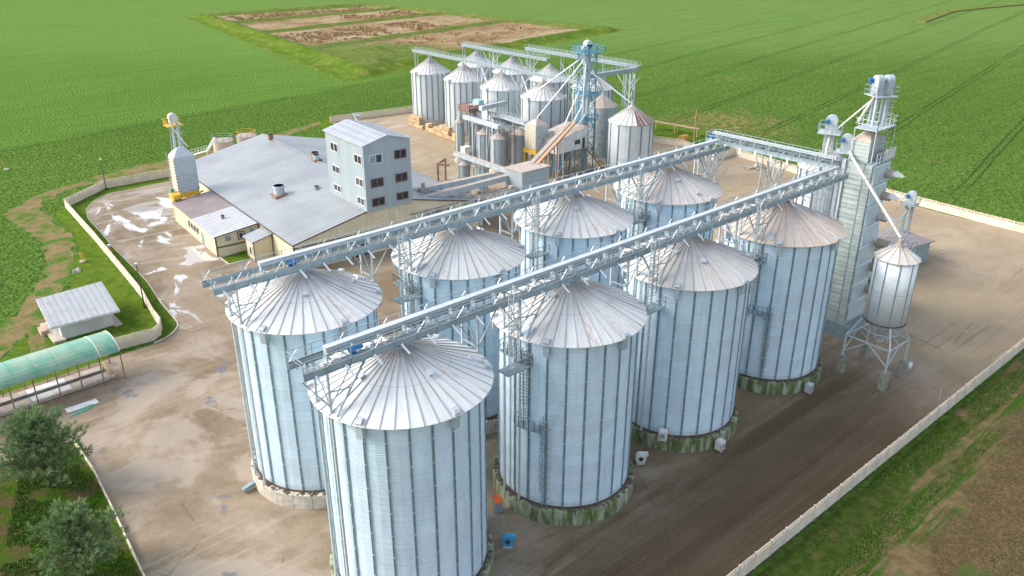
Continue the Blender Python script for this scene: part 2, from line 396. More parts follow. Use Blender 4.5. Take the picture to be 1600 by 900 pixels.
    rg = m.math('SUBTRACT', rg, m.math('MULTIPLY', wet0, 0.35))
    m.put(m.b.inputs['Roughness'], m.math('MAXIMUM', rg, 0.07))
    m.put(m.b.inputs['Specular IOR Level'], m.math('MULTIPLY_ADD', w, 0.6, 0.10))
    hm = m.math('MULTIPLY', m.noise(p, 2.5, 6, 0.7), m.math('SUBTRACT', 1.0, w))
    m.bump(hm, 0.25, 0.06)
    return m.m
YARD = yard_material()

m = Mt('reed_cells', 0.95, 0.0, 0.1)
p = m.pos(); s = m.sep(p)
c = m.mix(m.map(m.noise(p, 0.05, 6, 0.7), 0.38, 0.62), (0.38, 0.28, 0.15), (0.26, 0.16, 0.085))
c = m.mix(m.map(m.noise(m.scl(p, (.02, .07, 1)), 1.0, 5, 0.65), 0.50, 0.60), c, (0.42, 0.33, 0.20))
c = m.mix(m.map(m.noise(p, 0.35, 6, 0.8), 0.50, 0.62), c, (0.15, 0.12, 0.05))
g = m.mix(m.map(m.noise(p, 0.12, 6, 0.75), 0.40, 0.62), (0.12, 0.19, 0.025), (0.20, 0.22, 0.055))
g = m.mix(m.math('MULTIPLY', m.map(m.noise(p, 0.6, 6, 0.8), 0.45, 0.62), 0.6), g, (0.06, 0.11, 0.02))
hh = m.math('ADD', s[2], m.math('MULTIPLY', m.noise(p, 0.10, 4), 0.5))
c = m.mix(m.map(hh, 0.60, 0.95), c, g)
m.color(c); m.bump(m.noise(p, 0.9, 6, 0.85), 1.0, 1.2)
REED = m.m

BANKG = grass_material('bank_grass', (0.085, 0.155, 0.02), (0.14, 0.205, 0.035), (0.24, 0.20, 0.07), 0.4, 0.15)
def leaf_mat(name, a, b):
    m = Mt(name, 0.75, 0.0, 0.2)
    g = m.n('ShaderNodeNewGeometry')
    c = m.mix(g.outputs['Random Per Island'], a, b)
    m.color(c)
    return m.m
NEEDLE = leaf_mat('pine_needles', (0.11, 0.185, 0.065), (0.31, 0.42, 0.19))
BLADE = leaf_mat('grass_blades', (0.06, 0.125, 0.018), (0.12, 0.19, 0.035))
CROPL = leaf_mat('crop_leaves', (0.06, 0.20, 0.02), (0.14, 0.33, 0.045))
REEDL = leaf_mat('dry_reed', (0.26, 0.16, 0.08), (0.40, 0.29, 0.15))

# ------------------------------------------------------------------ geometry helpers
class MB:
    def __init__(s): s.v = []; s.f = []
    def add(s, vs, fs):
        k = len(s.v); s.v += [tuple(q) for q in vs]; s.f += [tuple(i+k for i in f) for f in fs]; return s
    def hexa(s, b, t):
        return s.add(list(b)+list(t), [(3, 2, 1, 0), (4, 5, 6, 7), (0, 1, 5, 4), (1, 2, 6, 5), (2, 3, 7, 6), (3, 0, 4, 7)])
    def box(s, x0, x1, y0, y1, z0, z1):
        return s.hexa([(x0, y0, z0), (x1, y0, z0), (x1, y1, z0), (x0, y1, z0)], [(x0, y0, z1), (x1, y0, z1), (x1, y1, z1), (x0, y1, z1)])
    def bar(s, p, q, w, h=None, up=(0, 0, 1)):
        h = h or w; p = Vector(p); q = Vector(q); d = (q-p)
        if d.length < 1e-6: return s
        d.normalize(); u = Vector(up)
        if abs(d.dot(u)) > 0.98: u = Vector((1, 0, 0))
        a = d.cross(u).normalized()*w/2; b = a.cross(d).normalized()*h/2
        return s.hexa([p-a-b, p+a-b, p+a+b, p-a+b], [q-a-b, q+a-b, q+a+b, q-a+b])
    def tube(s, p, q, r, n=8, r1=None, caps=True):
        r1 = r if r1 is None else r1
        p = Vector(p); q = Vector(q); d = (q-p).normalized(); u = Vector((0, 0, 1))
        if abs(d.dot(u)) > 0.98: u = Vector((1, 0, 0))
        a = d.cross(u).normalized(); b = a.cross(d).normalized()
        vs = [p+(a*math.cos(2*PI*i/n)+b*math.sin(2*PI*i/n))*r for i in range(n)]+[q+(a*math.cos(2*PI*i/n)+b*math.sin(2*PI*i/n))*r1 for i in range(n)]
        fs = [(i, (i+1) % n, n+(i+1) % n, n+i) for i in range(n)]
        if caps: fs += [tuple(range(n-1, -1, -1)), tuple(range(n, 2*n))]
        return s.add(vs, fs)
    def path(s, pts, r, n=8):
        for a, b in zip(pts, pts[1:]): s.tube(a, b, r, n)
        return s
    def cyl(s, x, y, r, z0, z1, n=24, r1=None, a0=0.0): 
        r1 = r if r1 is None else r1
        vs = [(x+r*math.cos(a0+2*PI*i/n), y+r*math.sin(a0+2*PI*i/n), z0) for i in range(n)]+[(x+r1*math.cos(a0+2*PI*i/n), y+r1*math.sin(a0+2*PI*i/n), z1) for i in range(n)]
        return s.add(vs, [(i, (i+1) % n, n+(i+1) % n, n+i) for i in range(n)]+[tuple(range(n-1, -1, -1)), tuple(range(n, 2*n))])
    def prism(s, pts, z0, z1):
        n = len(pts)
        vs = [(x, y, z0) for x, y in pts]+[(x, y, z1) for x, y in pts]
        return s.add(vs, [(i, (i+1) % n, n+(i+1) % n, n+i) for i in range(n)]+[tuple(range(n-1, -1, -1)), tuple(range(n, 2*n))])
    def extr(s, pts3, d):
        n = len(pts3); d = Vector(d)
        vs = [Vector(q) for q in pts3]; vs = vs+[q+d for q in vs]
        return s.add(vs, [(i, (i+1) % n, n+(i+1) % n, n+i) for i in range(n)]+[tuple(range(n-1, -1, -1)), tuple(range(n, 2*n))])
    def rail(s, pts, h=1.1, t=0.05, sp=1.6, mid=1):
        for a, b in zip(pts, pts[1:]):
            a = Vector(a); b = Vector(b); L = (b-a).length; n = max(1, round(L/sp))
            up = Vector((0, 0, h))
            for i in range(n+1):
                q = a.lerp(b, i/n); s.bar(q, q+up, t)
            for k in range(mid+1): s.bar(a+up*(k+1)/(mid+1), b+up*(k+1)/(mid+1), t*1.05, t*1.05)
        return s
    def mesh(s, name, smooth=False):
        me = bpy.data.meshes.new(name); me.from_pydata(s.v, [], s.f); me.update()
        if smooth:
            for p_ in me.polygons: p_.use_smooth = True
        return me
    def build(s, name, mat, parent=None, loc=(0, 0, 0), rz=0.0, smooth=False, flip=True):
        me = s.mesh(name, smooth)
        if flip:
            b = bmesh.new(); b.from_mesh(me); bmesh.ops.recalc_face_normals(b, faces=b.faces); b.to_mesh(me); b.free()
        me.materials.append(mat)
        return link(name, me, parent, loc, rz)
def link(name, me, parent=None, loc=(0, 0, 0), rz=0.0, mat=None):
    o = bpy.data.objects.new(name, me); COL.objects.link(o)
    o.location = loc; o.rotation_euler = (0, 0, rz); o.parent = parent
    if mat:
        o.material_slots[0].link = 'OBJECT'; o.material_slots[0].material = mat
    return o
def premesh(mb, name, mat):
    me = mb.mesh(name)
    b = bmesh.new(); b.from_mesh(me); bmesh.ops.recalc_face_normals(b, faces=b.faces); b.to_mesh(me); b.free()
    me.materials.append(mat); return me
def tag(o, label, cat, group=None):
    o['label'] = label; o['category'] = cat
    if group: o['group'] = group
    return o
def thing(name, loc, label, cat, group=None, rz=0.0):
    o = bpy.data.objects.new(name, None); COL.objects.link(o); o.location = loc; o.rotation_euler = (0, 0, rz)
    o.empty_display_size = 0.5
    return tag(o, label, cat, group)
def struct(o): o['kind'] = 'structure'; return o
def clone(o, parent, loc=None, rz=None):
    c = o.copy(); COL.objects.link(c); c.parent = parent
    if loc is not None: c.location = loc
    if rz is not None: c.rotation_euler = (0, 0, rz)
    return c

def jitter_poly(pts, step=1.5, amp=0.4):
    out = []
    n = len(pts)
    for i in range(n):
        a = Vector(pts[i]); b = Vector(pts[(i+1) % n]); k = max(1, int((b-a).length/step))
        for j in range(k):
            q = a.lerp(b, j/k)
            out.append((q.x+random.uniform(-amp, amp), q.y+random.uniform(-amp, amp)))
    return out
def sheet(name, pts, z, mat, jit=0.0, step=1.5):
    if jit: pts = jitter_poly(pts, step, jit)
    from mathutils.geometry import delaunay_2d_cdt
    n = len(pts)
    vs, es, fs, *_ = delaunay_2d_cdt([Vector(p_) for p_ in pts], [], [list(range(n))], 1, 1e-4)
    me = bpy.data.meshes.new(name)
    out = []
    for f in fs:
        a, b_, c_ = [vs[i] for i in f[:3]]
        out.append(tuple(f) if (b_-a).cross(c_-a) > 0 else tuple(reversed(f)))
    me.from_pydata([(v.x, v.y, z) for v in vs], [], out); me.update(); me.materials.append(mat)
    return struct(link(name, me))

# ------------------------------------------------------------------ ground
sheet('crop_field', [(-3500, -3500), (5500, -3500), (5500, 5500), (-3500, 5500)], 0.0, FIELD)
sheet('tilled_field', [(-60, -200), (500, -200), (400, -70), (176, -40), (150, -22), (-30, -22), (-60, -40)], 0.012, SOIL, 0.3, 3.0)
sheet('dirt_strip', [(34, 147), (12, 146), (2.5, 139.5), (0.8, 131), (1.0, 112), (-1.5, 103), (-5.5, 92), (-11, 80), (-22, 67), (-60, 58), (-60, 66), (-24, 74), (-15, 83), (-9, 93), (-5, 104), (-4, 116), (-6, 136), (4, 146), (20, 153), (60, 160), (84, 168), (84, 165), (60, 155)], 0.012, DIRT, 0.8, 1.5)
sheet('west_verge', [(3.4, 131), (2.0, 128), (1.4, 112), (-1.0, 102), (-4.5, 92), (-10, 80), (-20, 68.5), (-60, 59), (-60, 45.6), (-24, 45.6), (-7.2, 61), (0, 63.5), (3.5, 100), (5.4, 131)], 0.024, GRASS, 0.4, 1.3)
sheet('far_verge', [(138, 60), (150, 60), (162, 90), (160, 110), (150, 130), (143, 160), (130, 170), (85, 170), (80, 160), (138, 150)], 0.018, GRASS, 0.8, 2.0)
yard_pts = [(5.0, -21.3), (139.5, -21.3), (138.2, 10), (141.2, 46), (144, 65.4), (136, 65.6), (141, 79.5), (138, 87), (138, 158), (110.7, 160.5), (85.4, 164), (84.5, 141), (29, 140.1), (28.3, 136.7),
            (18.8, 136.1), (14.7, 136), (10.3, 132.3), (7.8, 127.8), (6.4, 121.7), (5.9, 112.5), (5.1, 102.5), (4.5, 87.3), (4.2, 81.9), (3.0, 73.2), (2.8, 70.6), (2.5, 64.4), (1.1, 61.9), (-0.9, 60.3), (-2.7, 59.8), (-7.7, 59.5),
            (-60, 56), (-60, 42), (-24.5, 42.5), (-17.6, 42.0), (-18.2, 34), (-19.6, 15), (-20.5, -5), (-21, -30), (-5, -30)]
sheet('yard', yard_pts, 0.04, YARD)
sheet('lawn', [(29, 140), (15.3, 140.2), (5.2, 131.6), (3.7, 107), (2.6, 91), (1.4, 75), (0.0, 64), (-2.4, 60.4), (-0.9, 60.35), (1.0, 62.0), (2.3, 64.4), (2.6, 70.6), (2.9, 73.2), (4.1, 81.9), (4.4, 87.3), (5.0, 102.5), (5.8, 112.5), (6.3, 121.7), (7.7, 127.8), (10.3, 132.3), (14.7, 136), (18.8, 136.1), (28.3, 136.7)], 0.052, GRASS)
sheet('pine_lawn', [(-18.6, 42), (-24.5, 42.4), (-60, 41.8), (-60, -40), (-21.5, -30), (-20.8, -5), (-19.9, 15), (-18.5, 34)], 0.052, GRASSD, 0.12, 1.2)
sheet('porch_lawn', [(17.8, 84.6), (23.4, 84.9), (23.0, 80.8), (17.6, 80.6)], 0.055, GRASS)
sheet('path', [(-18.1, 61.5), (-15.9, 61.5), (-14.2, 70), (-12.2, 82), (-13.6, 82), (-16.3, 70)], 0.034, DIRT, 0.25, 1)

def kerb(pts, name='kerb', w=0.22, h=0.14):
    mb = MB()
    for a, b in zip(pts, pts[1:]): mb.bar((a[0], a[1], h/2+0.04), (b[0], b[1], h/2+0.04), w, h)
    return struct(mb.build(name, CONC))
kerb([(3.0, 73.2), (2.8, 70.6), (2.5, 66.5), (2.3, 64.2), (1.9, 62.9), (1.1, 61.9), (0.2, 61.0), (-0.9, 60.3), (-2.7, 59.8)])
kerb([(28.3, 136.7), (18.8, 136.1), (14.7, 136), (12.3, 134.4), (10.3, 132.3), (7.8, 127.8), (6.4, 121.7), (5.9, 112.5), (5.1, 102.5), (4.5, 87.3), (4.2, 81.9), (3.0, 73.2)], w=0.12, h=0.05)
kerb([(17.6, 84.8), (17.5, 80.6), (21.6, 80.2)])

# reservoir: low earth bank round four reed cells
def reservoir():
    NW, NE, SE, SW = Vector((169, 459)), Vector((281, 452)), Vector((302, 260)), Vector((139, 232))
    nu, nv = 90, 110
    mb = MB(); rnd = random.Random(5); ins = []
    from mathutils import noise as nz
    def bank(d, w, h): return h*max(0.0, 1-abs(d)/w)
    for j in range(nv+1):
        for i in range(nu+1):
            u = -0.10+1.20*i/nu; v = -0.06+1.12*j/nv
            bot = SW.lerp(SE, u); top = NW.lerp(NE, u); q = bot.lerp(top, v)
            du = min(abs(u), abs(1-u)); dv = min(abs(v), abs(1-v))
            inside = 0 <= u <= 1 and 0 <= v <= 1
            W = 130.0; Hh_ = 215.0
            h = 0.0
            if -0.03 < v < 1.03: h = max(h, bank(min(abs(u), abs(u-1))*W, 8, 2.4))
            if -0.03 < u < 1.03: h = max(h, bank(min(abs(v), abs(v-1))*Hh_, 8, 2.4))
            if inside:
                for vv, wd in ((0.31, 7), (0.60, 6), (0.82, 6)):
                    slope = vv + (0.04*(u-0.5))
                    h = max(h, bank((v-slope)*Hh_, wd, 1.9))
            nn = nz.noise(Vector((q.x*0.06, q.y*0.06, 0)))+0.5*nz.noise(Vector((q.x*0.2, q.y*0.2, 3)))
            h = h*(1+0.3*nn)
            # spoil heaps at the near-left corner
            d = math.hypot(q.x-150, q.y-243); h = max(h, 3.6*math.exp(-(d/11)**2)*(1+0.5*nn))
            d = math.hypot(q.x-166, q.y-262); h = max(h, 2.6*math.exp(-(d/22)**2)*(1+0.8*nn)+0.3)
            if inside: h = max(h, 0.15+0.12*nn)
            edge = min(i, nu-i, j, nv-j)
            if edge == 0: h = -0.3
            elif not inside: h -= 0.25
            mb.v.append((q.x, q.y, h))
    for j in range(nv):
        for i in range(nu):
            a = j*(nu+1)+i; mb.f.append((a, a+1, a+nu+2, a+nu+1))
            uc = -0.10+1.20*(i+.5)/nu; vc = -0.06+1.12*(j+.5)/nv
            ins.append(0.0 < uc < 1.0 and 0.0 < vc < 1.0)
    o_ = mb.build('reservoir_banks', REED, smooth=True, flip=False)
    o_.data.materials.append(BANKG)
    for p_, k_ in zip(o_.data.polygons, ins):
        if not k_: p_.material_index = 1
    struct(o_)
    rd = MB()
    def clump(x, y, z, r_, h_):
        for k in range(5):
            a = rnd.uniform(0, PI); w = r_*rnd.uniform(.4, 1); ox, oy = rnd.uniform(-r_, r_), rnd.uniform(-r_, r_)
            c_, s_ = math.cos(a)*w, math.sin(a)*w; hh_ = h_*rnd.uniform(.6, 1.1)
            rd.add([(x+ox-c_, y+oy-s_, z), (x+ox+c_, y+oy+s_, z), (x+ox+c_*.6, y+oy+s_*.6, z+hh_), (x+ox-c_*.7, y+oy-s_*.7, z+hh_*.8)], [(0, 1, 2, 3)])
    for u0, u1, v0, v1, n in ((.03, .45, .04, .27, 420), (.05, .70, .35, .52, 560), (.55, .97, .64, .78, 260), (.1, .9, .86, .97, 320), (.5, .95, .10, .26, 90)):
        for _ in range(n):
            u = rnd.uniform(u0, u1); v = rnd.uniform(v0, v1)
            if nz.noise(Vector((u*9, v*14, 7))) < -0.12: continue
            q = SW.lerp(SE, u).lerp(NW.lerp(NE, u), v)
            clump(q.x, q.y, 0.1, 0.9, 0.9)
    o = rd.build('reed_bed', REEDL, flip=False); o['kind'] = 'stuff'
    o['label'] = 'dry brown reeds standing in the embanked cells'
reservoir()
mb = MB()
for a, b in zip([(470, 168), (542, 182), (585, 177), (680, 160), (900, 120)], [(542, 182), (585, 177), (680, 160), (900, 120), (1200, 90)]):
    mb.bar((a[0], a[1], 0.05), (b[0], b[1], 0.05), 9, 1.3)
struct(mb.build('field_bank', REED))

# ------------------------------------------------------------------ concrete fences
def fence_panel():
    mb = MB(); w = 2.36
    for z0, z1, t in ((0.0, .50, .028), (.52, 1.02, .028), (1.04, 1.40, .028)): mb.box(-w/2, w/2, -t, t, z0, z1)
    for z0, z1 in ((.10, .40), (.62, .92)): mb.box(-w/2+.12, w/2-.12, -.045, .045, z0, z1)
    for k in range(3): mb.box(-w/2, w/2, -.03, .03, 1.52+k*.15, 1.58+k*.15)
    for x in (-w/2+.04, -w/4, 0, w/4, w/2-.04): mb.box(x-.04, x+.04, -.034, .034, 1.40, 1.86)
    top = [(-w/2, 1.84)]+[(-w/2+w*i/8, 1.87+.06*math.sin(PI*i/8)) for i in range(9)]+[(w/2, 1.84)]
    mb.extr([(x, -.036, z) for x, z in top], (0, .072, 0))
    return premesh(mb, 'fence_panel', FENCEM)
FP = fence_panel()
mb = MB(); mb.box(-.07, .07, -.085, .085, -.1, 1.97)
FPOST = premesh(mb, 'fence_post', FENCEM)
def fence(pts, label, cap=0):
    t = thing('concrete_fence', (*pts[0], 0.04), label, 'fence')
    x0, y0 = pts[0]
    for k, (a, b) in enumerate(zip(pts, pts[1:])):
        a = Vector(a); b = Vector(b); L = (b-a).length; n = max(1, round(L/2.5)); ang = math.atan2(b.y-a.y, b.x-a.x)
        for i in range(n):
            c_ = a.lerp(b, (i+.5)/n)
            o = link('fence_panel', FP, t, (c_.x-x0, c_.y-y0, random.uniform(-.03, .02)), ang); o.scale.x = (L/n-.10)/2.36
            q = a.lerp(b, i/n); link('fence_post', FPOST, t, (q.x-x0, q.y-y0, 0), ang)
        if k == len(pts)-2: link('fence_post', FPOST, t, (b.x-x0, b.y-y0, 0), ang)
    return t
fence([(8, -21.05), (139.2, -21.6)], 'long pale concrete panel fence along the front edge of the yard')
fence([(139.2, -21.6), (138.1, -2), (141.2, 46), (143.9, 65.4), (135.8, 65.7)], 'cream concrete fence between the far right yard edge and the green field')
fence([(135.8, 65.7), (141.2, 79.6), (138.2, 87), (137.6, 158), (126, 160), (110.7, 160.6), (85.4, 164.2)], 'concrete fence at the back of the yard behind the far group of silos')
fence([(84, 141), (60, 140.6), (29, 140.2), (15.3, 140.4), (5.0, 131.8)], 'pinkish concrete fence behind the lawn and the small grain dryer')
fence([(5.0, 131.8), (3.6, 107.2), (2.5, 91.3), (1.3, 75.2), (0.1, 67.3), (-0.2, 63.6), (-1.1, 61.7), (-2.3, 60.7), (-7.4, 61.2), (-9.5, 61.3)], 'narrow concrete fence running down the left lawn to the canopy')
def low_fence():
    t = thing('edging_wall', (-18.2, 41.8, 0.04), 'low pale board edging between the pine lawn and the yard', 'low wall')
    pts = [(-18.2, 41.8), (-18.2, 34), (-18.9, 24), (-19.6, 15), (-20.3, 2)]
    for a, b in zip(pts, pts[1:]):
        a = Vector(a); b = Vector(b); n = max(1, round((b-a).length/2.0))
        for i in range(n):
            p0 = a.lerp(b, i/n); p1 = a.lerp(b, (i+.97)/n)
            MB().bar((p0.x+18.2, p0.y-41.8, .30+random.uniform(-.04, .04)), (p1.x+18.2, p1.y-41.8, .30+random.uniform(-.04, .04)), .09, .62).build('board', FENCEM, t)
            MB().box(-.07, .07, -.07, .07, 0, .72).build('post', CONC, t, (p0.x+18.2, p0.y-41.8, 0))
low_fence()

# ------------------------------------------------------------------ grain silos
RE, RW, ZE, ZA, ZB, RC = 7.63, 6.83, 20.0, 23.15, 1.66, 7.49
NP, NS = 42, 24
def sector(r0, r1, z0, z1, half, t=0.02):
    c0, s0 = math.cos(half), math.sin(half)
    return [(r0*c0, -r0*s0, z0), (r1*c0, -r1*s0, z1), (r1*c0, r1*s0, z1), (r0*c0, r0*s0, z0)]
def roof_panel_mesh(n, re, r0, ze, za, rib=0.055):
    half = PI/n*0.985; mb = MB()
    zt = za; b = sector(r0, re, zt, ze, half)
    mb.add(b, [(0, 1, 2, 3)])
    lo = [(x, y, z-.05) for x, y, z in b]
    mb.add([b[1], b[2], lo[2], lo[1]], [(0, 1, 2, 3)])
    # standing rib on one edge
    a = PI/n
    p = Vector((r0*math.cos(a), r0*math.sin(a), zt+rib*.45)); q = Vector((re*math.cos(a), re*math.sin(a), ze+rib*.45))
    nf_ = len(mb.f)
    mb.bar(p, q, rib*.85, rib)
    me = mb.mesh('roof_panel'); me.materials.append(RF_BLUE); me.materials.append(RIBM)
    for i, p_ in enumerate(me.polygons):
        if i >= nf_: p_.material_index = 1
    return me
RPM = roof_panel_mesh(NP, RE, .55, ZE, ZA-.05, 0.08)
def wall_panel_mesh(n, rw, z0, z1, mat, name='wall_panel', seg=2, ringh=1.12):
    mb = MB(); half = PI/n; k = 0; z = z0
    while z < z1-0.05:
        zz = min(z+ringh, z1); r = rw+(0.012 if k % 2 else 0.0)
        vs = []
        for i in range(seg+1):
            a = -half+2*half*i/seg
            vs += [(r*math.cos(a), r*math.sin(a), z), ((r+.006)*math.cos(a), (r+.006)*math.sin(a), zz)]
        mb.add(vs, [(2*i, 2*i+2, 2*i+3, 2*i+1) for i in range(seg)])
        z = zz; k += 1
    me = mb.mesh(name); me.materials.append(mat); return me
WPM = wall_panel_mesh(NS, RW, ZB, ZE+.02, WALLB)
def stiff_mesh(rw, z0, z1, w=.15, d=.09, node=2.24):
    mb = MB()
    for y in (-w/2, w/2): mb.box(rw-.02, rw+d, y-.028, y+.028, z0, z1)
    mb.box(rw-.02, rw+.035, -w/2, w/2, z0, z1)
    me = mb.mesh('stiffener'); me.materials.append(GALD)
    nb = MB(); z = z0+.9
    while z < z1: nb.box(rw+.03, rw+d+.02, -w/2-.02, w/2+.02, z-.045, z+.045); z += node
    k = len(me.vertices)
    full = MB(); full.add(mb.v, mb.f); nf = len(full.f); full.add(nb.v, nb.f)
    me = full.mesh('stiffener'); me.materials.append(GALD); me.materials.append(GALL)
    for i, p_ in enumerate(me.polygons):
        if i >= nf: p_.material_index = 1
    return me
STM = stiff_mesh(RW, ZB, ZE-.15)
mb = MB()
# eave vent: duct up the wall, bent over the roof edge (profile in x-z, extruded in y)
pr = [(RW+.12, ZE-1.25), (RW+.62, ZE-1.25), (RW+.66, ZE+.0), (RE+.02, ZE+.26), (RE-.22, ZE+.42), (RE-.62, ZE+.48), (RE-.66, ZE+.30), (RE-.30, ZE+.16), (RW+.14, ZE-.16)]
mb.extr([(x, -.27, z) for x, z in pr], (0, .54, 0))
EVM = premesh(mb, 'eave_vent', GAL)
mb = MB(); mb.box(-.2, .2, -.2, .2, -.1, .22); mb.box(-.27, .27, -.27, .27, .22, .28)
HATM = premesh(mb, 'roof_vent', GALL)
mb = MB(); mb.box(-.62, .62, -.45, .45, -.05, .10); mb.box(-.58, .58, -.41, .41, .10, .15)
MHM = premesh(mb, 'manhole', GALL)
mb = MB()
seg = 3; half = PI/24*.975
vs = []
for i in range(seg+1):
    a = -half+2*half*i/seg
    for r, z in ((RC, 0), (RC, ZB-.06), (RC-.06, ZB), (6.45, ZB)): vs.append((r*math.cos(a), r*math.sin(a), z))
fs = []
for i in range(seg):
    for k in range(3): fs.append((4*i+k, 4*i+4+k, 4*i+5+k, 4*i+1+k))
vs2 = len(vs)
fs += [(0, 1, 2, 3), (4*seg+3, 4*seg+2, 4*seg+1, 4*seg)]
mb.add(vs, fs)
BLKM = premesh(mb, 'plinth_block', MOSS)
def eave_platform(parent, az0, az1, z, rr=RW):
    mb = MB(); n = 5; vs = []
    for i in range(n+1):
        a = R(az0+(az1-az0)*i/n)
        for r in (rr+.12, rr+1.25): vs += [(r*math.cos(a), r*math.sin(a), z), (r*math.cos(a), r*math.sin(a), z-.12)]
    fs = []
    for i in range(n):
        b = 4*i; fs += [(b, b+2, b+6, b+4), (b+1, b+5, b+7, b+3), (b+2, b+3, b+7, b+6), (b, b+4, b+5, b+1)]
    fs += [(0, 1, 3, 2), (4*n, 4*n+2, 4*n+3, 4*n+1)]
    mb.add(vs, fs)
    pf = mb.build('platform', GALD, parent)
    pts = [((rr+.12)*math.cos(R(az0)), (rr+.12)*math.sin(R(az0)), z)]+[((rr+1.22)*math.cos(R(az0+(az1-az0)*i/n)), (rr+1.22)*math.sin(R(az0+(az1-az0)*i/n)), z) for i in range(n+1)]+[((rr+.12)*math.cos(R(az1)), (rr+.12)*math.sin(R(az1)), z)]
    MB().rail(pts, 1.1, .045, 1.0).build('railing', TRUSS, pf)
    br = MB()
    for a in (az0+2, az1-2): br.bar((rr*math.cos(R(a)), rr*math.sin(R(a)), z-1.1), ((rr+1.15)*math.cos(R(a)), (rr+1.15)*math.sin(R(a)), z-.1), .07)
    br.build('brace', GALD, pf)
def cage_ladder(parent, az, z0, z1, rr=RW, cage=True):
    mb = MB(); t = .045
    for y in (-.24, .24): mb.bar((rr+.3, y, z0), (rr+.3, y, z1), t*1.3)
    z = z0+.3
    while z < z1: mb.bar((rr+.3, -.24, z), (rr+.3, .24, z), t); z += .33
    for zz in (z0+1.0, (z0+z1)/2, z1-.5): mb.bar((rr, -.5, zz), (rr+.28, -.24, zz), .05); mb.bar((rr, .5, zz), (rr+.28, .24, zz), .05)
    o = mb.build('ladder', TRUSS, parent, rz=R(az))
    if cage:
        cb = MB(); z = z0+2.2; ring = [(.3, -.36), (.75, -.38), (1.0, -.15), (1.0, .15), (.75, .38), (.3, .36)]
        while z < z1+.9:
            for a, b in zip(ring, ring[1:]): cb.bar((rr+a[0], a[1], z), (rr+b[0], b[1], z), t)
            z += .8
        for a in ring[1:-1]: cb.bar((rr+a[0], a[1], z0+2.2), (rr+a[0], a[1], z1+.8), t*.9)
        cb.build('cage', TRUSS, o)
def big_silo(x, y, label, rmat, blockmat, ladders, hatches, spin=0.0):
    t = thing('grain_silo', (x, y, 0.04), label, 'silo', 'tall corrugated silos under the two conveyors')
    wall = MB().cyl(0, 0, RW-.06, ZB-.1, ZE-.02, 48).build('wall', WALLB, t)
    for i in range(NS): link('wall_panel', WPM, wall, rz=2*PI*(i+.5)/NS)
    for i in range(NS): link('stiffener', STM, t, rz=2*PI*i/NS)
    roof = MB().cyl(0, 0, RE-.05, ZE-.06, ZA-.10, 48, 0.5).build('roof', rmat, t)
    for i in range(NP): link('roof_panel', RPM, roof, rz=2*PI*(i+.5)/NP, mat=rmat)
    MB().cyl(0, 0, .72, ZA-.28, ZA+.02, 20).cyl(0, 0, .5, ZA+.02, ZA+.55, 16).build('peak_collar', RUSTY if rmat in (RF_TAN,) else GAL, roof)
    for k in range(6): link('eave_vent', EVM, roof, rz=R(-150+60*k+spin))
    slope = math.atan2(ZA-ZE, RE-.55)
    for (az, r_, kind) in hatches:
        z = ZA-.05-(r_-.55)*math.tan(slope)
        o = link('manhole' if kind else 'roof_vent', MHM if kind else HATM, roof, (r_*math.cos(R(az)), r_*math.sin(R(az)), z+.05))
        o.rotation_euler = (0, slope, R(az))
    base = MB().cyl(0, 0, 6.6, 0, ZB-.02, 32).build('plinth', SLUDGE, t)
    for i in range(24): link('plinth_block', BLKM, base, rz=2*PI*i/24, mat=blockmat)
    sb = MB(); rs = random.Random(int(x*7+y))
    for i in range(150):
        a = rs.uniform(0, 2*PI); r_ = rs.uniform(6.9, 7.35); q = rs.uniform(.07, .26); h = rs.uniform(.03, .16)
        sb.hexa([(r_*math.cos(a)+dx*q, r_*math.sin(a)+dy*q, ZB-.02) for dx, dy in ((-1, -1), (1, -.8), (1.1, 1), (-.9, 1))], [(r_*math.cos(a)+dx*q*.6, r_*math.sin(a)+dy*q*.6, ZB+h) for dx, dy in ((-1, -1), (1, -.8), (1.1, 1), (-.9, 1))])
    o = sb.build('grain_spill', SLUDGE, base, flip=False); o['kind'] = 'stuff'
    MB().cyl(0, 0, RW+.13, ZB, ZB+.16, 48).build('bottom_ring', BROWNM, t)
    for l in ladders:
        if l[0] == 'L': cage_ladder(t, *l[1:])
        else: eave_platform(t, *l[1:])
    return t
LAD = [('P', -186, -166, 18.2), ('L', -167, 11.2, 18.4), ('P', -172, -152, 11.0), ('L', -150, 1.75, 11.2)]
LADW = [('P', 168, 186, 18.2), ('L', 186, 11.2, 18.4)]
big_silo(-.2, .02, 'nearest silo, foremost in the front row at the bottom of the photo', RF_BLUE, MOSS, [], [(-176, 3.9, 0), (-85, 3.6, 0), (-22, 6.4, 1)])
big_silo(19.2, .02, 'second silo of the front row'+', with caged ladder and two platforms', RF_MID, MOSS, LAD, [(-172, 2.3, 0), (-168, 6.6, 1), (40, 5.6, 0)])
big_silo(37.75, .02, 'third silo of the front row, warm dusty roof, white box on its plinth', RF_WARM, MOSS, [], [(-120, 3.9, 0), (-10, 4.4, 0), (-170, 3.0, 0)])
big_silo(56.5, -.05, 'tan-roofed silo, last of the front row beside the tall dryer tower', RF_TAN, MOSS, LAD, [(-160, 6.4, 1)])
big_silo(1.2, 19.07, 'leftmost silo of the back row under the free end of its conveyor', RF_BLUE, CONCB, [], [(-115, 3.2, 0), (-20, 5.0, 0), (0, 6.4, 1)])
big_silo(20.45, 18.9, 'second silo of the back row behind the two front silos', RF_MID, CONCB, LADW, [(-165, 3.2, 0), (-168, 6.5, 1), (20, 4.5, 0)])
big_silo(39.0, 19.05, 'third silo of the back row in front of the grey box hopper', RF_MID, CONCB, [], [(-130, 3.0, 0), (20, 4.8, 0)])
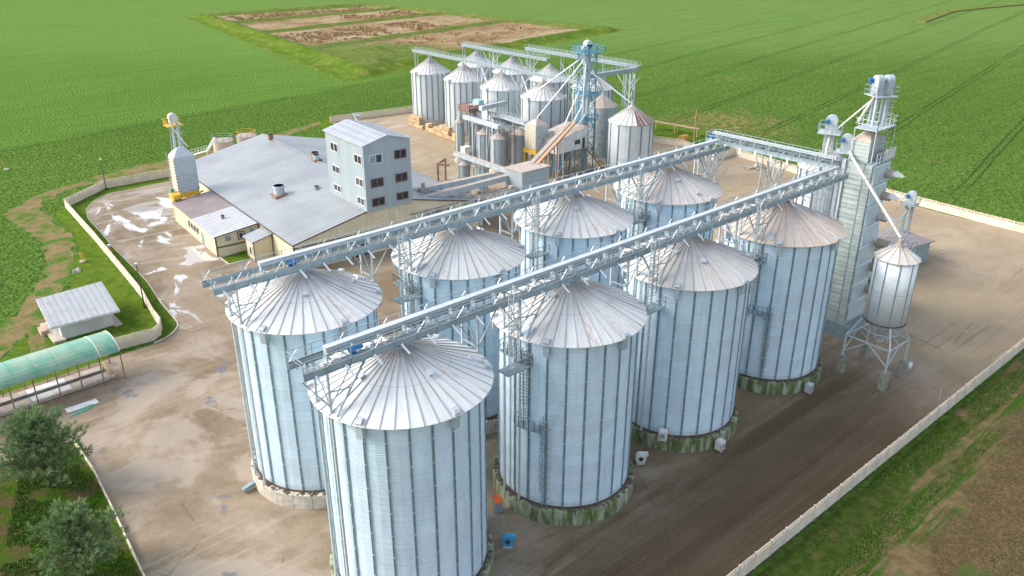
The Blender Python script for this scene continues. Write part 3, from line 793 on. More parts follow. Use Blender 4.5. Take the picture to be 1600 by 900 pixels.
big_silo(57.9, 19.1, 'last silo of the back row, grey roofed, nearest the open far corner of the yard', RF_WARM, CONCB, [('P', -188, -165, 18.2), ('L', -164, 9.2, 18.4)], [(-120, 3.2, 0), (-100, 5.9, 0)])

def tin_silo(x, y, r, ze, za, zb, label, mat=TIN, rmat=RF_MID, ns=20, npan=30, rings=1.9, legs=0, group=None, wr=None, cap=True, name='storage_silo'):
    """smaller silo: wall, thin stiffeners, ribbed cone roof, plinth"""
    wr = wr or r-.25
    t = thing(name, (x, y, 0.04), label, 'silo', group)
    w = MB().cyl(0, 0, wr, zb, ze, 40).build('wall', mat, t, smooth=False)
    rg = MB(); z = zb+rings
    if rings <= 0: z = 999
    while z < ze-.3: rg.cyl(0, 0, wr+.035, z-.035, z+.035, 40); z += rings
    if rg.f: rg.build('hoop', GALD if ns > 12 else GAL, t)
    sm = MB(); sm.box(wr-.02, wr+.12, -(.10 if r > 4 else .07), (.10 if r > 4 else .07), zb, ze-.1); sm = premesh(sm, 'stiffener', STIFD if r > 4 else GALD)
    for i in range(ns): link('stiffener', sm, t, rz=2*PI*(i+.3)/ns)
    roof = MB().cyl(0, 0, r-.04, ze-.05, za-.06, npan, .3).build('roof', rmat, t)
    pm = roof_panel_mesh(npan, r, .35, ze, za-.02, 0.12 if r > 4 else .05)
    for i in range(npan): link('roof_panel', pm, roof, rz=2*PI*(i+.5)/npan, mat=rmat)
    if cap: MB().cyl(0, 0, .42, za-.15, za+.05, 14).cyl(0, 0, .26, za+.05, za+.5, 12).build('peak_collar', GAL, roof)
    if zb > .3 and not legs: MB().cyl(0, 0, r+.25, 0, zb-.3, 32).cyl(0, 0, r, zb-.3, zb, 32).build('plinth', CONC, t)
    return t
C = [(108.8, 146.3, 'leftmost far silo beside the wooden crates at the back of the yard'), (108.8, 130.6, 'second far silo from the left with crates stacked at its foot'),
     (108.8, 114.8, 'third far silo in the row, just behind the reddish elevator platform'), (108.5, 98.6, 'far silo directly left of the blue elevator tower')]
for i, (x, y, l) in enumerate(C):
    t = tin_silo(x, y, 5.65, 14.4, 18.2, 1.4, l, rmat=RF_MID, ns=20 if i < 2 else 12, npan=28, rings=0 if i < 2 else 2.6, group='far group of tin silos')
    rf = [c for c in t.children if c.name.startswith('roof')][0]
    vb = MB(); vb.box(-.35, .35, -.35, .35, 0, .4)
    vm = premesh(vb, 'roof_vent', GALL)
    for k, a in enumerate((-160, -70, -100)): link('roof_vent', vm, rf, (2.6*math.cos(R(a)), 2.6*math.sin(R(a)), 16.2), R(a))
    hm = MB(); hm.box(4.9, 5.95, -.4, .4, 14.2, 14.9)
    hm = premesh(hm, 'eave_vent', GALL)
    for a in (-175, -110, -50): link('eave_vent', hm, rf, rz=R(a))
for i, (y, l) in enumerate([(147, 'leftmost silo of the hindmost far row, roof peeping over its neighbours'), (130.8, 'second silo of the hindmost far row under the raised conveyor'),
               (115.2, 'third silo of the hindmost far row left of the blue tower'), (99, 'hindmost far silo right behind the blue elevator tower')]):
    tin_silo(126.5, y, 5.65, 14.4, 18.2, 1.4, l, ns=20, npan=28, rings=0, group='far group of tin silos')
# silo with half its roof rusted brown
t = tin_silo(110.0, 71.0, 5.25, 12.9, 16.3, .8, 'squat pale silo whose roof is rusted brown on one half', rmat=RF_MID, ns=12, npan=26, rings=2.2)
rf = [c for c in t.children if c.name.startswith('roof')][0]
pn = sorted([c for c in rf.children], key=lambda o: o.rotation_euler.z)
for c in pn:
    a = math.degrees(c.rotation_euler.z) % 360
    if c.name.startswith('roof_panel') and (a > 232 or a < 60):
        c.material_slots[0].material = RF_RUST
tin_silo(90.0, 12.5, 4.6, 18.6, 21.2, 1.0, 'grey silo half hidden behind the elevators at the end of the conveyors', ns=18, npan=30)
tin_silo(115.6, 85.0, 3.8, 13.4, 16.0, 1.2, 'dark ribbed bin with a dusty hopper roof right of the blue tower', mat=simple('grey_bin_sheet', (.34, .39, .40), .5, .2), rmat=DUSTY, ns=8, npan=8, rings=1.4, name='storage_bin')
# small process bins
SB = [(88.2, 106.2, 1.25, 9.8, 10.9, 'narrow bin left of the paired elevator legs', .9), (93.6, 104.6, 1.5, 8.8, 9.8, 'dark narrow bin just right of the paired elevator legs', 1.2),
      (87.8, 96.6, 1.75, 8.9, 9.9, 'middle slim bin with dusty cap left of the shorter wide bin', 2.2), (87.1, 90.6, 1.85, 9.0, 10.1, 'slim bin nearest the hall with a pinkish cone top', 2.0),
      (93.7, 90.6, 2.15, 9.0, 10.1, 'wide slim bin beside the square bin on yellow legs', 2.0), (93.6, 96.6, 1.8, 8.8, 9.8, 'shaded slim bin hidden between two wider bins', 2.0)]
for x, y, r_, ze, za, l, zb in SB: tin_silo(x, y, r_, ze, za, zb, l, mat=simple('bin_sheet', (0.40, 0.45, 0.47), .5, .35, (0.33, .37, .39), .8, stretch=(1, 1, .2)) if x == 88.2 else bpy.data.materials['bin_sheet'], rmat=DUSTY, ns=6, npan=12, rings=3.4, cap=True, name='process_bin')
for x, y, r_, l in ((74.4, 86.9, 1.35, 'small low bin at the left end of the short conveyor'), (76.3, 84.0, 1.65, 'small low bin with dusty cone beside its twin')):
    tin_silo(x, y, r_, 6.0, 7.0, 1.2, l, mat=bpy.data.materials['bin_sheet'], rmat=DUSTY, ns=5, npan=12, rings=2.3, name='process_bin')

# ------------------------------------------------------------------ conveyors
OUTW = simple('lit_outrigger_white', (0.84, 0.86, 0.88), 0.4, 0.0, (0.76, 0.78, 0.80), 2)  # light from above put into a whiter outrigger colour
def conveyor(p0, p1, z, label, over0=0.0, over1=0.0, motors=(0.08,), side=1):
    """girder bridge with covered chain conveyor, walkway, railings"""
    a = Vector((*p0, z)); b = Vector((*p1, z)); d = b-a; L = d.length; ang = math.atan2(d.y, d.x)
    t = thing('conveyor_bridge', a, label, 'conveyor', rz=ang)
    H = .62; W = 1.15
    for y in (-W, W):
        g = MB().box(0, L, y-.03, y+.03, 0, H).box(0, L, y-.03 if y > 0 else y-.12, y+.12 if y > 0 else y+.03, H-.05, H).box(0, L, y-.03 if y > 0 else y-.12, y+.12 if y > 0 else y+.03, 0, .05).build('side_girder', TRUSS, t)
    n = round(L/2.0)
    MB().box(.03+over0*.8, L-.03, -W+.03, -.25, .22, .27).build('walkway', GRATE, t)
    cb = MB().bar((L*over0+.3, 0, 0), (L*over0+.3, .001, 0), .01)
    x0 = over0; x1 = L-over1
    MB().box(x0, x1, .04, .56, 1.04, 1.34).build('conveyor_trough', GAL, t)
    MB().box(x0, x1, 0.0, .60, 1.34, 1.39).build('trough_lid', GALL, t)
    cr = premesh(MB().box(-.04, .04, 0.0, .60, .28, 1.33), 'trough_flange', GAL)
    for i in range(int((x1-x0)/2.4)+1): link('trough_flange', cr, t, (x0+.1+i*2.4, 0, 0))
    post = premesh(MB().box(-.035, .035, -.035, .035, .05, 1.55), 'railing_post', TRUSS)
    diag = premesh(MB().bar((-.0, 0, .6), (.8, 0, 1.52), .04), 'diagonal_brace', GALL)
    outr = premesh(MB().bar((0, 0, .18), (.32, -.66, -.55), .22, .06), 'outrigger', OUTW)
    for i in range(n+1):
        x = L*i/n
        for y in (-W-.05, W+.05): link('railing_post', post, t, (x, y, 0))
        if i < n:
            if i % 2 == 1: link('diagonal_brace', diag, t, (x+.05, -W-.05, 0))
            if i % 2 == 0: link('diagonal_brace', diag, t, (x+.05, W+.05, 0))
    for i in range(int(L/2.55)): link('outrigger', outr, t, (.9+i*2.55, -W-.08, 0))
    cbm = premesh(MB().box(-.05, .05, -W+.03, W-.03, .06, .20), 'cross_beam', TRUSS)
    for i in range(int(L/1.3)): link('cross_beam', cbm, t, (.5+i*1.3, 0, 0))
    for y in (-W-.05, W+.05):
        MB().bar((0, y, 1.55), (L, y, 1.55), .055).build('handrail', TRUSS, t)
        MB().bar((0, y, 1.08), (L, y, 1.08), .035).build('mid_rail', TRUSS, t)
    MB().bar((0, -W, 1.55), (0, W, 1.55), .06).bar((0, -W, 1.2), (0, W, 1.2), .04).build('end_rail', TRUSS, t)
    cl = MB(); rr = random.Random(int(L*10))
    for i in range(int(L*0.9)):
        x = rr.uniform(.5, L-.5); y = rr.uniform(-.9, -.1); s_ = rr.uniform(.05, .2)
        cl.box(x, x+s_*2, y, y+s_, .28, .3+s_)
    for i in range(int(L/1.6)): cl.bar((i*1.6+.2, -.55, .30), (i*1.6+.75, -.02, .80), .05)
    cl.bar((0, -.75, .45), (L, -.75, .45), .05).bar((0, -.35, .36), (L, -.35, .36), .08)
    o = cl.build('cable_tray', GALL, t, flip=False); o['kind'] = 'stuff'
    for f in motors:
        x = f*L
        o = MB().tube((x, -.35, .75), (x+.7, -.35, .75), .24, 10).tube((x+.7, -.35, .75), (x+1.2, -.35, .75), .17, 10).box(x+.15, x+.5, -.6, -.1, .3, .6).build('motor', BLUEM, t)
    return t
ZC = 23.75
conveyor((-9.4, .0), (69.3, .0), ZC, 'long conveyor bridge over the front row of silos', 2.6, 0.2, (0.055,))
conveyor((-8.2, 19.0), (70.0, 19.0), ZC, 'long conveyor bridge over the back row of silos', 5.2, 1.0, (0.10,))
conveyor((70.6, 21.6), (70.9, 1.4), ZC+.55, 'short cross conveyor bridge joining the two long ones', 0.2, 0.2, (0.0,))
def trestle(x, y, label, z=ZC, foot=0.0, wide=1.1, gap=0.0):
    t = thing('conveyor_trestle', (x, y, foot), label, 'trestle', 'steel trestles carrying the long conveyors')
    for yy in (-wide, wide):
        MB().box(-.09, .09, yy-.09, yy+.09, 0, z-foot).build('post', GAL, t)
    for s_ in (-1, 1):
        for yy in (-wide,): MB().bar((0, yy, z-foot-3.0), (s_*2.1, yy, z-foot), .09).build('diagonal_brace', TRUSS, t)
    MB().bar((0, -wide, z-foot-3.0), (0, wide, z-foot-3.0), .12).bar((0, -wide, z-foot-3.0), (0, wide, z-foot-.1), .08).build('cross_brace', TRUSS, t)
    return t
sx = {0: (-.2, 19.2, 37.75, 56.5), 1: (1.2, 20.45, 39.0, 57.9)}
names = [['nearest', 'second front', 'third front', 'tan-roofed'], ['leftmost back', 'second back', 'third back', 'last back']]
for r_, y in ((0, .02), (1, 19.0)):
    for i, x in enumerate(sx[r_]):
        trestle(x-7.25, y, 'paired posts rising up the left flank of the %s silo' % names[r_][i], foot=.04)
        if i < 3 or r_ == 1: trestle(x+7.25, y, 'paired posts rising up the right flank of the %s silo' % names[r_][i], foot=.04)
        # raking strut from the eave to the bridge
        t = thing('raking_strut', (x-7.2, y-1.2, 20.2), 'slanted strut from the left eave of the %s silo up to the conveyor' % names[r_][i], 'strut', 'raking struts over the silo roofs')
        MB().bar((0, -.6, 0), (3.2, 0, ZC-20.2), .13).build('strut_bar', GALD, t)
        MB().bar((-.3, 0, 1.9), (1.7, -.25, 1.8), .09).build('tie_bar', TRUSS, t)
for r_, y in ((0, 0), (1, 19.0)):
    for i in range(3):
        xm = (sx[r_][i]+sx[r_][i+1])/2+.7
        t = thing('access_ladder', (xm, y-1.9, 17.6), 'caged ladder hanging below the %s conveyor in the %s gap between silos' % (('front', 'back')[r_], ('first', 'second', 'third')[i]), 'ladder', 'ladders down from the conveyors')
        mb = MB()
        for q in (-.3, .3): mb.bar((q, 0, 0), (q, 0, 7.4), .07)
        z = .2
        while z < 7.3: mb.bar((-.3, 0, z), (.3, 0, z), .055); z += .36
        mb.build('ladder', GALL, t)
        cb = MB(); z = 2.0
        while z < 7.4:
            for a_, b_ in zip([(-.36, 0), (-.4, -.5), (0, -.75), (.4, -.5)], [(-.4, -.5), (0, -.75), (.4, -.5), (.36, 0)]): cb.bar((a_[0], a_[1], z), (b_[0], b_[1], z), .045)
            z += .8
        for a_ in ((-.4, -.5), (0, -.75), (.4, -.5)): cb.bar((*a_, 2.0), (*a_, 7.4), .04)
        cb.build('cage', TRUSS, t)
        MB().box(-.9, 2.0, -.6, .9, -.1, 0).build('platform', GALD, t)
        MB().rail([(-.9, -.6, 0), (2.0, -.6, 0), (2.0, .9, 0)], 1.1, .05, 1.0).build('railing', TRUSS, t)
# legs and tower under the cross conveyor
for (x, y, l) in ((66.8, 19.0, 'splayed trestle at the corner where the back conveyor ends'), (70.8, 11.0, 'lattice legs under the middle of the cross conveyor')):
    t = thing('support_tower', (x, y, 0.04), l, 'support tower')
    for dx in (-.9, .9):
        for dy in (-1.0, 1.0): MB().bar((dx, dy, 0), (dx, dy, ZC+.4), .16).build('post', GAL, t)
    for k in range(8):
        z0 = k*2.9; z1 = z0+2.9
        MB().bar((-.9, -1, z0), (.9, -1, z1), .07).bar((-.9, 1, z1), (.9, 1, z0), .07).bar((-.9, -1, z1), (-.9, 1, z0), .07).bar((.9, -1, z0), (.9, 1, z1), .07).bar((-.9, -1, z1), (.9, -1, z1), .07).build('lattice_brace', TRUSS, t)
    for s_ in (-1, 1): MB().bar((s_*.9, -1, ZC-3.2), (s_*3.0, -1, ZC+.3), .10).bar((0, s_*1, ZC-3.2), (0, s_*3.2, ZC+.3), .10).build('diagonal_brace', TRUSS, t)

# ------------------------------------------------------------------ bucket elevators
def elevator(x, y, z0, z1, label, rz=0.0, plat=None, ps=1.5, mat=GAL, railm=TRUSS, leg=.34, gap=.85, n=1, hr=.62, cat='elevator', headm=None, motor=True):
    t = thing('bucket_elevator', (x, y, z0), label, cat, rz=rz)
    H = z1-z0
    for k in range(n):
        oy = (k-(n-1)/2)*1.5
        for s_ in (-1, 1): MB().box(s_*gap/2-leg/2, s_*gap/2+leg/2, oy-leg/2, oy+leg/2, 0, H-1.6).build('leg', mat, t)
        fl = MB(); z = 2.0
        while z < H-1.2:
            for s_ in (-1, 1): fl.box(s_*gap/2-leg/2-.05, s_*gap/2+leg/2+.05, oy-leg/2-.05, oy+leg/2+.05, z-.04, z+.04)
            z += 2.2
        fl.build('leg_flange', mat, t)
        pr = [(-gap/2-.25, H-2.3), (gap/2+.25, H-2.3), (gap/2+.28, H-.5)]+[(hr*1.12*math.cos(a), H-.5+hr*.95*math.sin(a)) for a in [PI*i/8 for i in range(0, 9)]]+[(-gap/2-.32, H-.5)]
        hd = MB().extr([(a, oy-.42, b) for a, b in pr], (0, .84, 0)).build('head_hood', headm or GAL, t)
        if motor: MB().tube((.5, oy+.45, H-.55), (.5, oy+1.05, H-.55), .2, 10).box(.3, .8, oy+.42, oy+.8, H-.95, H-.7).build('motor', BLUEM, t)
    pz = H-1.9 if plat is None else plat
    w = ps
    pf = MB().box(-w, w, -w, w, pz-.1, pz).build('platform', GAL if mat is GAL else mat, t)
    MB().rail([(-w, -w, pz), (w, -w, pz), (w, w, pz), (-w, w, pz), (-w, -w, pz)], 1.2, .055, 1.0).build('railing', railm, pf)
    return t
elevator(75.2, -.9, 29.6, 36.3, 'twin-headed bucket elevator rising above the tall dryer', rz=R(60), n=2, ps=1.5, plat=4.2)
elevator(73.9, 4.6, 0.04, 30.3, 'single elevator with round hood and railed platform left of the dryer', rz=R(112), leg=.42, gap=.95, hr=.7, ps=1.5, plat=28.1)
elevator(72.9, 1.5, 0.04, 28.5, 'lower elevator with blue motor tucked against the dryer wall', rz=R(112), leg=.42, ps=1.25, plat=26.2)
elevator(110.5, 6.8, 0.04, 11.4, 'short elevator above the grey-roofed intake shed at the right', rz=R(100), leg=.42, gap=1.0, hr=.7, ps=1.3, mat=GALD, plat=9.2)

# ------------------------------------------------------------------ tall grain dryer
def tall_dryer():
    X0, X1, Y0, Y1 = 72.0, 76.6, -3.1, 0.9
    t = thing('grain_dryer', (X0, Y0, 0.04), 'tall corrugated grain dryer tower at the end of the silo rows', 'dryer')
    w, d = X1-X0, Y1-Y0
    TOP = 25.4
    DRY = simple('dryer_sheet', (0.41, 0.47, 0.45), .45, .2, (0.34, .40, .39), 1.0)
    DRYB = simple('dryer_smooth_sheet', (0.56, 0.66, 0.70), .4, .2, (.46, .56, .60), .6)
    MB().box(0, w, 0, d, 0, TOP).build('core', DRY, t)
    pm = MB()
    # corrugated west face: rings of panels
    k = 0; z = 2.2
    wp = MB()
    for i in range(7):
        y0 = 0.02; 
    pan = MB(); ph = 1.38; ww = (d-1.5)
    prof = [(0, 0), (-.04, .30), (-.02, .55), (-.055, .85), (-.02, 1.15), (0, 1.36)]
    for a, b in zip(prof, prof[1:]): pan.add([(a[0]-.02, 0, a[1]), (a[0]-.02, ww, a[1]), (b[0]-.02, ww, b[1]), (b[0]-.02, 0, b[1])], [(0, 3, 2, 1)])
    pan = premesh(pan, 'corrugated_panel', DRY)
    n = int((TOP-2.2)/ph)
    for i in range(n): link('corrugated_panel', pan, t, (0, 1.25, 2.2+i*ph))
    box = premesh(MB().box(-.22, 0, 0, 1.0, 0, .5), 'duct_panel', DRY)
    for i in range(int((TOP-1.5)/.54)): link('duct_panel', box, t, (0, .05, 1.5+i*.54))
    MB().box(-.26, .0, 1.08, 1.2, .5, TOP).build('corner_post', GALD, t)
    MB().box(-.34, .0, d-.3, d-.05, .5, TOP).build('corner_post', GALL, t)
    # smooth south face in storeys
    s = premesh(MB().hexa([(0, 0, 0), (w-.05, 0, 0), (w-.05, -.28, .25), (0, -.28, .25)], [(0, 0, 2.75), (w-.05, 0, 2.75), (w-.05, -.1, 2.6), (0, -.1, 2.6)]), 'smooth_panel', DRYB)
    for i in range(8): link('smooth_panel', s, t, (.02, -.02, 2.6+i*2.82))
    s = MB().box(-.3, w+.3, -.5, d, 0, 2.1).build('base_box', GALD, t)
    # shelf and holding bin
    MB().box(-.15, w+.3, -.3, d+.1, TOP, TOP+.12).build('shelf', GALD, t)
    b = MB().box(.1, w-.5, 1.0, d-.4, TOP+.1, TOP+2.7).build('holding_bin', DRY, t)
    rb = MB()
    for i in range(5): rb.box(.04, w-.44, .94, d-.34, TOP+.3+i*.5, TOP+.40+i*.5)
    rb.build('rib', GAL, b)
    cx, cy = (w-.4)/2, (1.0+d-.4)/2
    zt = TOP+2.7; wq, dq = w-.45, d-.35
    MB().add([(.05, .95, zt), (wq, .95, zt), (wq, dq, zt), (.05, dq, zt), (cx-.3, cy-.3, zt+1.35), (cx+.3, cy-.3, zt+1.35), (cx+.3, cy+.3, zt+1.35), (cx-.3, cy+.3, zt+1.35)],
        [(0, 1, 5, 4), (1, 2, 6, 5), (2, 3, 7, 6), (3, 0, 4, 7), (4, 5, 6, 7)]).build('hopper_roof', DUSTY, b)
    MB().rail([(0, -.25, TOP+.12), (w+.25, -.25, TOP+.12), (w+.25, 1.0, TOP+.12)], 1.3, .06, .9).build('railing', GALL, t)
    MB().box(w*.45, w+.2, -.36, -.28, TOP+.3, TOP+1.75).build('white_sign', WHITE, t)
    # upper deck above the hopper
    zt2 = zt+1.75
    dk = MB().box(-.2, w+.6, .3, d-.6, zt2-.12, zt2).build('deck', GAL, t)
    MB().rail([(-.2, .3, zt2), (w+.6, .3, zt2), (w+.6, d-.6, zt2), (-.2, d-.6, zt2), (-.2, .3, zt2)], 1.2, .06, 1.1).build('railing', GALL, dk)
    for (x_, y_) in ((-.1, .4), (w+.5, .4), (w+.5, d-.7), (-.1, d-.7)): MB().bar((x_, y_, TOP), (x_, y_, zt2), .1).build('deck_post', GAL, dk)
    # exhaust cones
    for zc in (23.7, 20.6, 17.6):
        MB().tube((w-1.0, -.2, zc), (w-1.0, -1.4, zc), .62, 16, .55).build('exhaust_duct', DUSTY, t)
        MB().add([(w-1.62, -1.38, zc+.45), (w-.38, -1.38, zc+.45), (w-.6, -2.6, zc-.05), (w-1.4, -2.6, zc-.05), (w-1.62, -1.38, zc-.1), (w-.38, -1.38, zc-.1)], [(0, 1, 2, 3), (4, 0, 3), (1, 5, 2), (4, 3, 2, 5)]).build('exhaust_hood', WHITE, t)
    FANM = simple('fan_housing', (.40, .34, .26), .6, .2)
    for zc in (13.6, 10.0, 6.6):
        f_ = MB().tube((w-.2, -.5, zc), (w-.2, -2.4, zc), .72, 18).build('fan', FANM, t)
        MB().tube((w-.2, -2.4, zc), (w-.2, -2.5, zc), .80, 18).build('fan_ring', GALL, f_)
        MB().tube((w-.2, -2.5, zc), (w-.2, -3.2, zc), .42, 12).tube((w-.2, -3.2, zc), (w+.2, -3.2, zc+.5), .3, 10).build('burner', GALL, f_)
    # access lattice in front of the fans
    lt = MB(); 
    for (x_, y_) in ((w-1.4, -3.3), (w+1.4, -3.3), (w-1.4, -5.0), (w+1.4, -5.0)): lt.bar((x_, y_, 0), (x_, y_, 14.8), .13)
    lt.build('lattice_post', GAL, t)
    for k in range(5):
        z0 = .4+k*2.9; lv = MB()
        lv.bar((w-1.4, -5.0, z0), (w+1.4, -5.0, z0+2.9), .07).bar((w+1.4, -5.0, z0), (w-1.4, -5.0, z0+2.9), .07).bar((w-1.4, -5, z0), (w-1.4, -3.3, z0+2.9), .07).bar((w+1.4, -5, z0+2.9), (w+1.4, -3.3, z0), .07)
        lv.bar((w-1.4, -5.0, z0+2.9), (w+1.4, -5.0, z0+2.9), .09).bar((w-1.4, -3.3, z0+2.9), (w-1.4, -5, z0+2.9), .09).bar((w+1.4, -3.3, z0+2.9), (w+1.4, -5, z0+2.9), .09)
        lv.build('lattice_brace', GAL, t)
        if k in (1, 2, 3, 4):
            MB().box(w-1.4, w+1.4, -5.0, -3.3, z0+.0, z0+.06).build('landing', GRATE, t)
            MB().rail([(w-1.4, -5.0, z0), (w+1.4, -5.0, z0), (w+1.4, -3.3, z0)], 1.1, .05, .9).build('railing', GALL, t)
        st = MB()
        for j in range(9): st.box(w-1.1+j*.26, w-.85+j*.26, -4.7, -3.9, z0+j*.31, z0+.05+j*.31)
        o = st.build('stair_treads', GAL, t); o['kind'] = 'stuff'
    MB().path([(w-.6, -3.6, 15.0), (w-.2, -3.9, 15.2), (w+.7, -4.2, 14.8), (w+.9, -4.4, 9), (w+.8, -4.6, 2)], .09, 8).build('gas_pipe', GALL, t)
    ld = MB()
    for q in (0, .45): ld.bar((w+.15, 1.2+q, TOP), (w+.15, 1.2+q, 34), .05)
    z = TOP
    while z < 34: ld.bar((w+.15, 1.2, z), (w+.15, 1.65, z), .045); z += .35
    z = TOP+1
    while z < 34: ld.bar((w+.15, 1.1, z), (w+.9, 1.1, z), .04).bar((w+.9, 1.1, z), (w+.9, 1.75, z), .04).bar((w+.9, 1.75, z), (w+.15, 1.75, z), .04); z += .8
    ld.build('ladder', GAL, t)
    return t
tall_dryer()
def spout(name, label, pts, r=.17, mat=SPOUT, cat='spout', flange=True, group=None):
    p0 = Vector(pts[0]); t = thing(name, p0, label, cat, group)
    q = [tuple(Vector(p)-p0) for p in pts]
    MB().path(q, r, 10).build('pipe', mat, t)
    if flange:
        for a, b in zip(q, q[1:]):
            a = Vector(a); b = Vector(b); n = max(1, int((b-a).length/4)); dd = (b-a).normalized()
            for i in range(1, n+1): c_ = a.lerp(b, i/(n+.5)); MB().tube(c_-dd*.06, c_+dd*.06, r*1.45, 10).build('pipe_flange', GALL, t)
    return t
spout('grain_spout', 'pale pipe falling from the dryer elevators to the tank on legs', [(72.3, .6, 26.6), (71.3, -.4, 26.0), (66.0, -10.8, 19.0)], .2)
spout('grain_spout', 'thin pipe slanting between the single elevator and the twin heads', [(74.0, 3.8, 28.6), (75.0, -.6, 33.8)], .13)
spout('grain_spout', 'short stout chute under the single elevator platform', [(73.6, 4.4, 28.2), (71.0, 3.2, 25.4)], .2)
spout('grain_spout', 'straight chute from the twin heads down to the dryer hopper', [(75.0, -.7, 34.6), (74.1, 1.0, 30.2)], .2)

# ------------------------------------------------------------------ tank on legs
FOOTM = simple('dark_footing_concrete', (0.27, 0.27, 0.22), 0.9, 0.0, (0.17, 0.18, 0.13), 1.5, 0.1)  # darker concrete for the tank footings
def tank():
    cx, cy = 65.7, -11.0
    t = thing('hopper_tank', (cx, cy, 0.04), 'pale cylindrical tank standing on braced legs and concrete footings', 'tank')
    r = 2.5; zb, ze, za = 8.1, 16.6, 18.1
    TK = simple('tank_sheet', (0.68, 0.72, 0.72), .5, .1, (0.60, .62, .60), .6, dirt=.15)
    w = MB().cyl(0, 0, r, zb, ze, 36).build('wall', TK, t, smooth=True)
    for i in range(10): MB().box(r-.01, r+.05, -.07, .07, zb, ze-.05).build('stiffener', GALD, t, rz=2*PI*i/10)
    MB().cyl(0, 0, r+.04, ze-.12, ze-.02, 36).cyl(0, 0, r+.02, (zb+ze)/2-.03, (zb+ze)/2+.03, 36).build('hoop', GAL, t)
    roof = MB().cyl(0, 0, r+.1, ze, za, 20, .4).build('roof', DUSTY, t)
    TKR = simple('tank_roof_sheet', (.62, .60, .54), .5, .25, (.55, .50, .42), 1.0)
    pm = roof_panel_mesh(14, r+.22, .4, ze-.02, za, .10)
    for i in range(14): link('roof_panel', pm, roof, rz=2*PI*(i+.5)/14, mat=TKR)
    MB().cyl(0, 0, .55, za-.1, za+.15, 16).cyl(0, 0, .3, za+.15, za+.8, 12).build('peak_collar', DUSTY, roof)
    MB().cyl(0, 0, r+.08, zb-.15, zb, 30).build('bottom_ring', BROWNM, t)
    MB().cyl(0, 0, .3, zb-2.9, zb-.1, 20, r-.1).build('hopper_cone', GALL, t)
    MB().box(-.35, .35, -.35, .35, zb-3.3, zb-2.9).build('slide_gate', GALL, t)
    feet = [(-2.85, 3.0), (2.75, 2.8), (-2.85, -2.8), (2.3, -2.7)]
    fl = [(63.0, -7.7), (68.5, -8.1), (62.8, -13.6), (67.8, -13.7)]
    for fx, fy in fl:
        dx, dy = fx-cx, fy-cy
        MB().box(-.45, .45, -.45, .45, 0, 2.35).box(-.4, .4, -.4, .4, 2.35, 2.45).build('footing', FOOTM, t, (dx, dy, 0))
        MB().bar((dx, dy, 2.4), (dx, dy, 5.4), .22).build('leg', GAL, t)
        MB().bar((dx, dy, 5.4), (dx*.62, dy*.62, zb-.1), .18).build('leg', GAL, t)
    q = [(x_-cx, y_-cy) for x_, y_ in (fl[0], fl[1], fl[3], fl[2])]
    for a, b in zip(q, q[1:]+q[:1]):
        MB().bar((*a, 5.4), (*b, 5.4), .16).build('tie_beam', GAL, t)
        MB().bar((*a, 3.1), ((a[0]+b[0])/2, (a[1]+b[1])/2, 5.4), .11).bar((*b, 3.1), ((a[0]+b[0])/2, (a[1]+b[1])/2, 5.4), .11).build('diagonal_brace', GAL, t)
    n = 8
    for i in range(n): 
        a0, a1 = 2*PI*i/n, 2*PI*(i+1)/n
        MB().bar((2.3*math.cos(a0), 2.3*math.sin(a0), 6.6), (2.3*math.cos(a1), 2.3*math.sin(a1), 6.6), .12).build('ring_beam', GAL, t)
        MB().bar((2.3*math.cos(a0), 2.3*math.sin(a0), 6.6), (2.45*math.cos(a0), 2.45*math.sin(a0), zb-.1), .12).build('strut', GAL, t)
tank()
# intake shed to the right of the dryer
def intake():
    t = thing('intake_shed', (105.5, 6.6, 0.04), 'low grey-roofed intake shed behind the tank on legs', 'shed', rz=R(-12))
    MB().box(-5.5, 5.5, -3.6, 3.6, 0, 3.7).build('wall', GALD, t)
    rf = MB().box(-6, 6, -4.1, 4.1, 3.7, 3.85).build('roof', BROWNR, t)
    for i in range(12): MB().box(-6+i+.05, -6+i+.12, -4.1, 4.1, 3.85, 3.90).build('roof_seam', BROWNR, rf)
    MB().box(-5.52, -5.45, -1.5, 1.5, 0, 3.0).build('door', GALD, t)
    MB().rail([(-6, -4.1, 3.88), (0, -4.1, 3.88)], 1.0, .05).build('railing', TRUSS, t)
    t2 = thing('service_frame', (84.5, -1.0, 0.04), 'dark green framed service box between the dryer fans and the intake shed', 'frame')
    MB().box(-2, 2, -2.5, 2.0, 3.0, 6.0).build('box_body', GALD, t2)
    for (x_, y_) in ((-2, -2.5), (2, -2.5), (2, 2), (-2, 2)): MB().bar((x_, y_, 0), (x_, y_, 3), .2).build('leg', GALD, t2)
    MB().rail([(-2, -2.5, 6), (2, -2.5, 6), (2, 2, 6), (-2, 2, 6), (-2, -2.5, 6)], 1.1, .06).build('railing', TRUSS, t2)
    MB().box(-2.02, -1.98, -1.5, 1.0, 3.4, 5.4).build('hatch', DARK, t2)
intake()

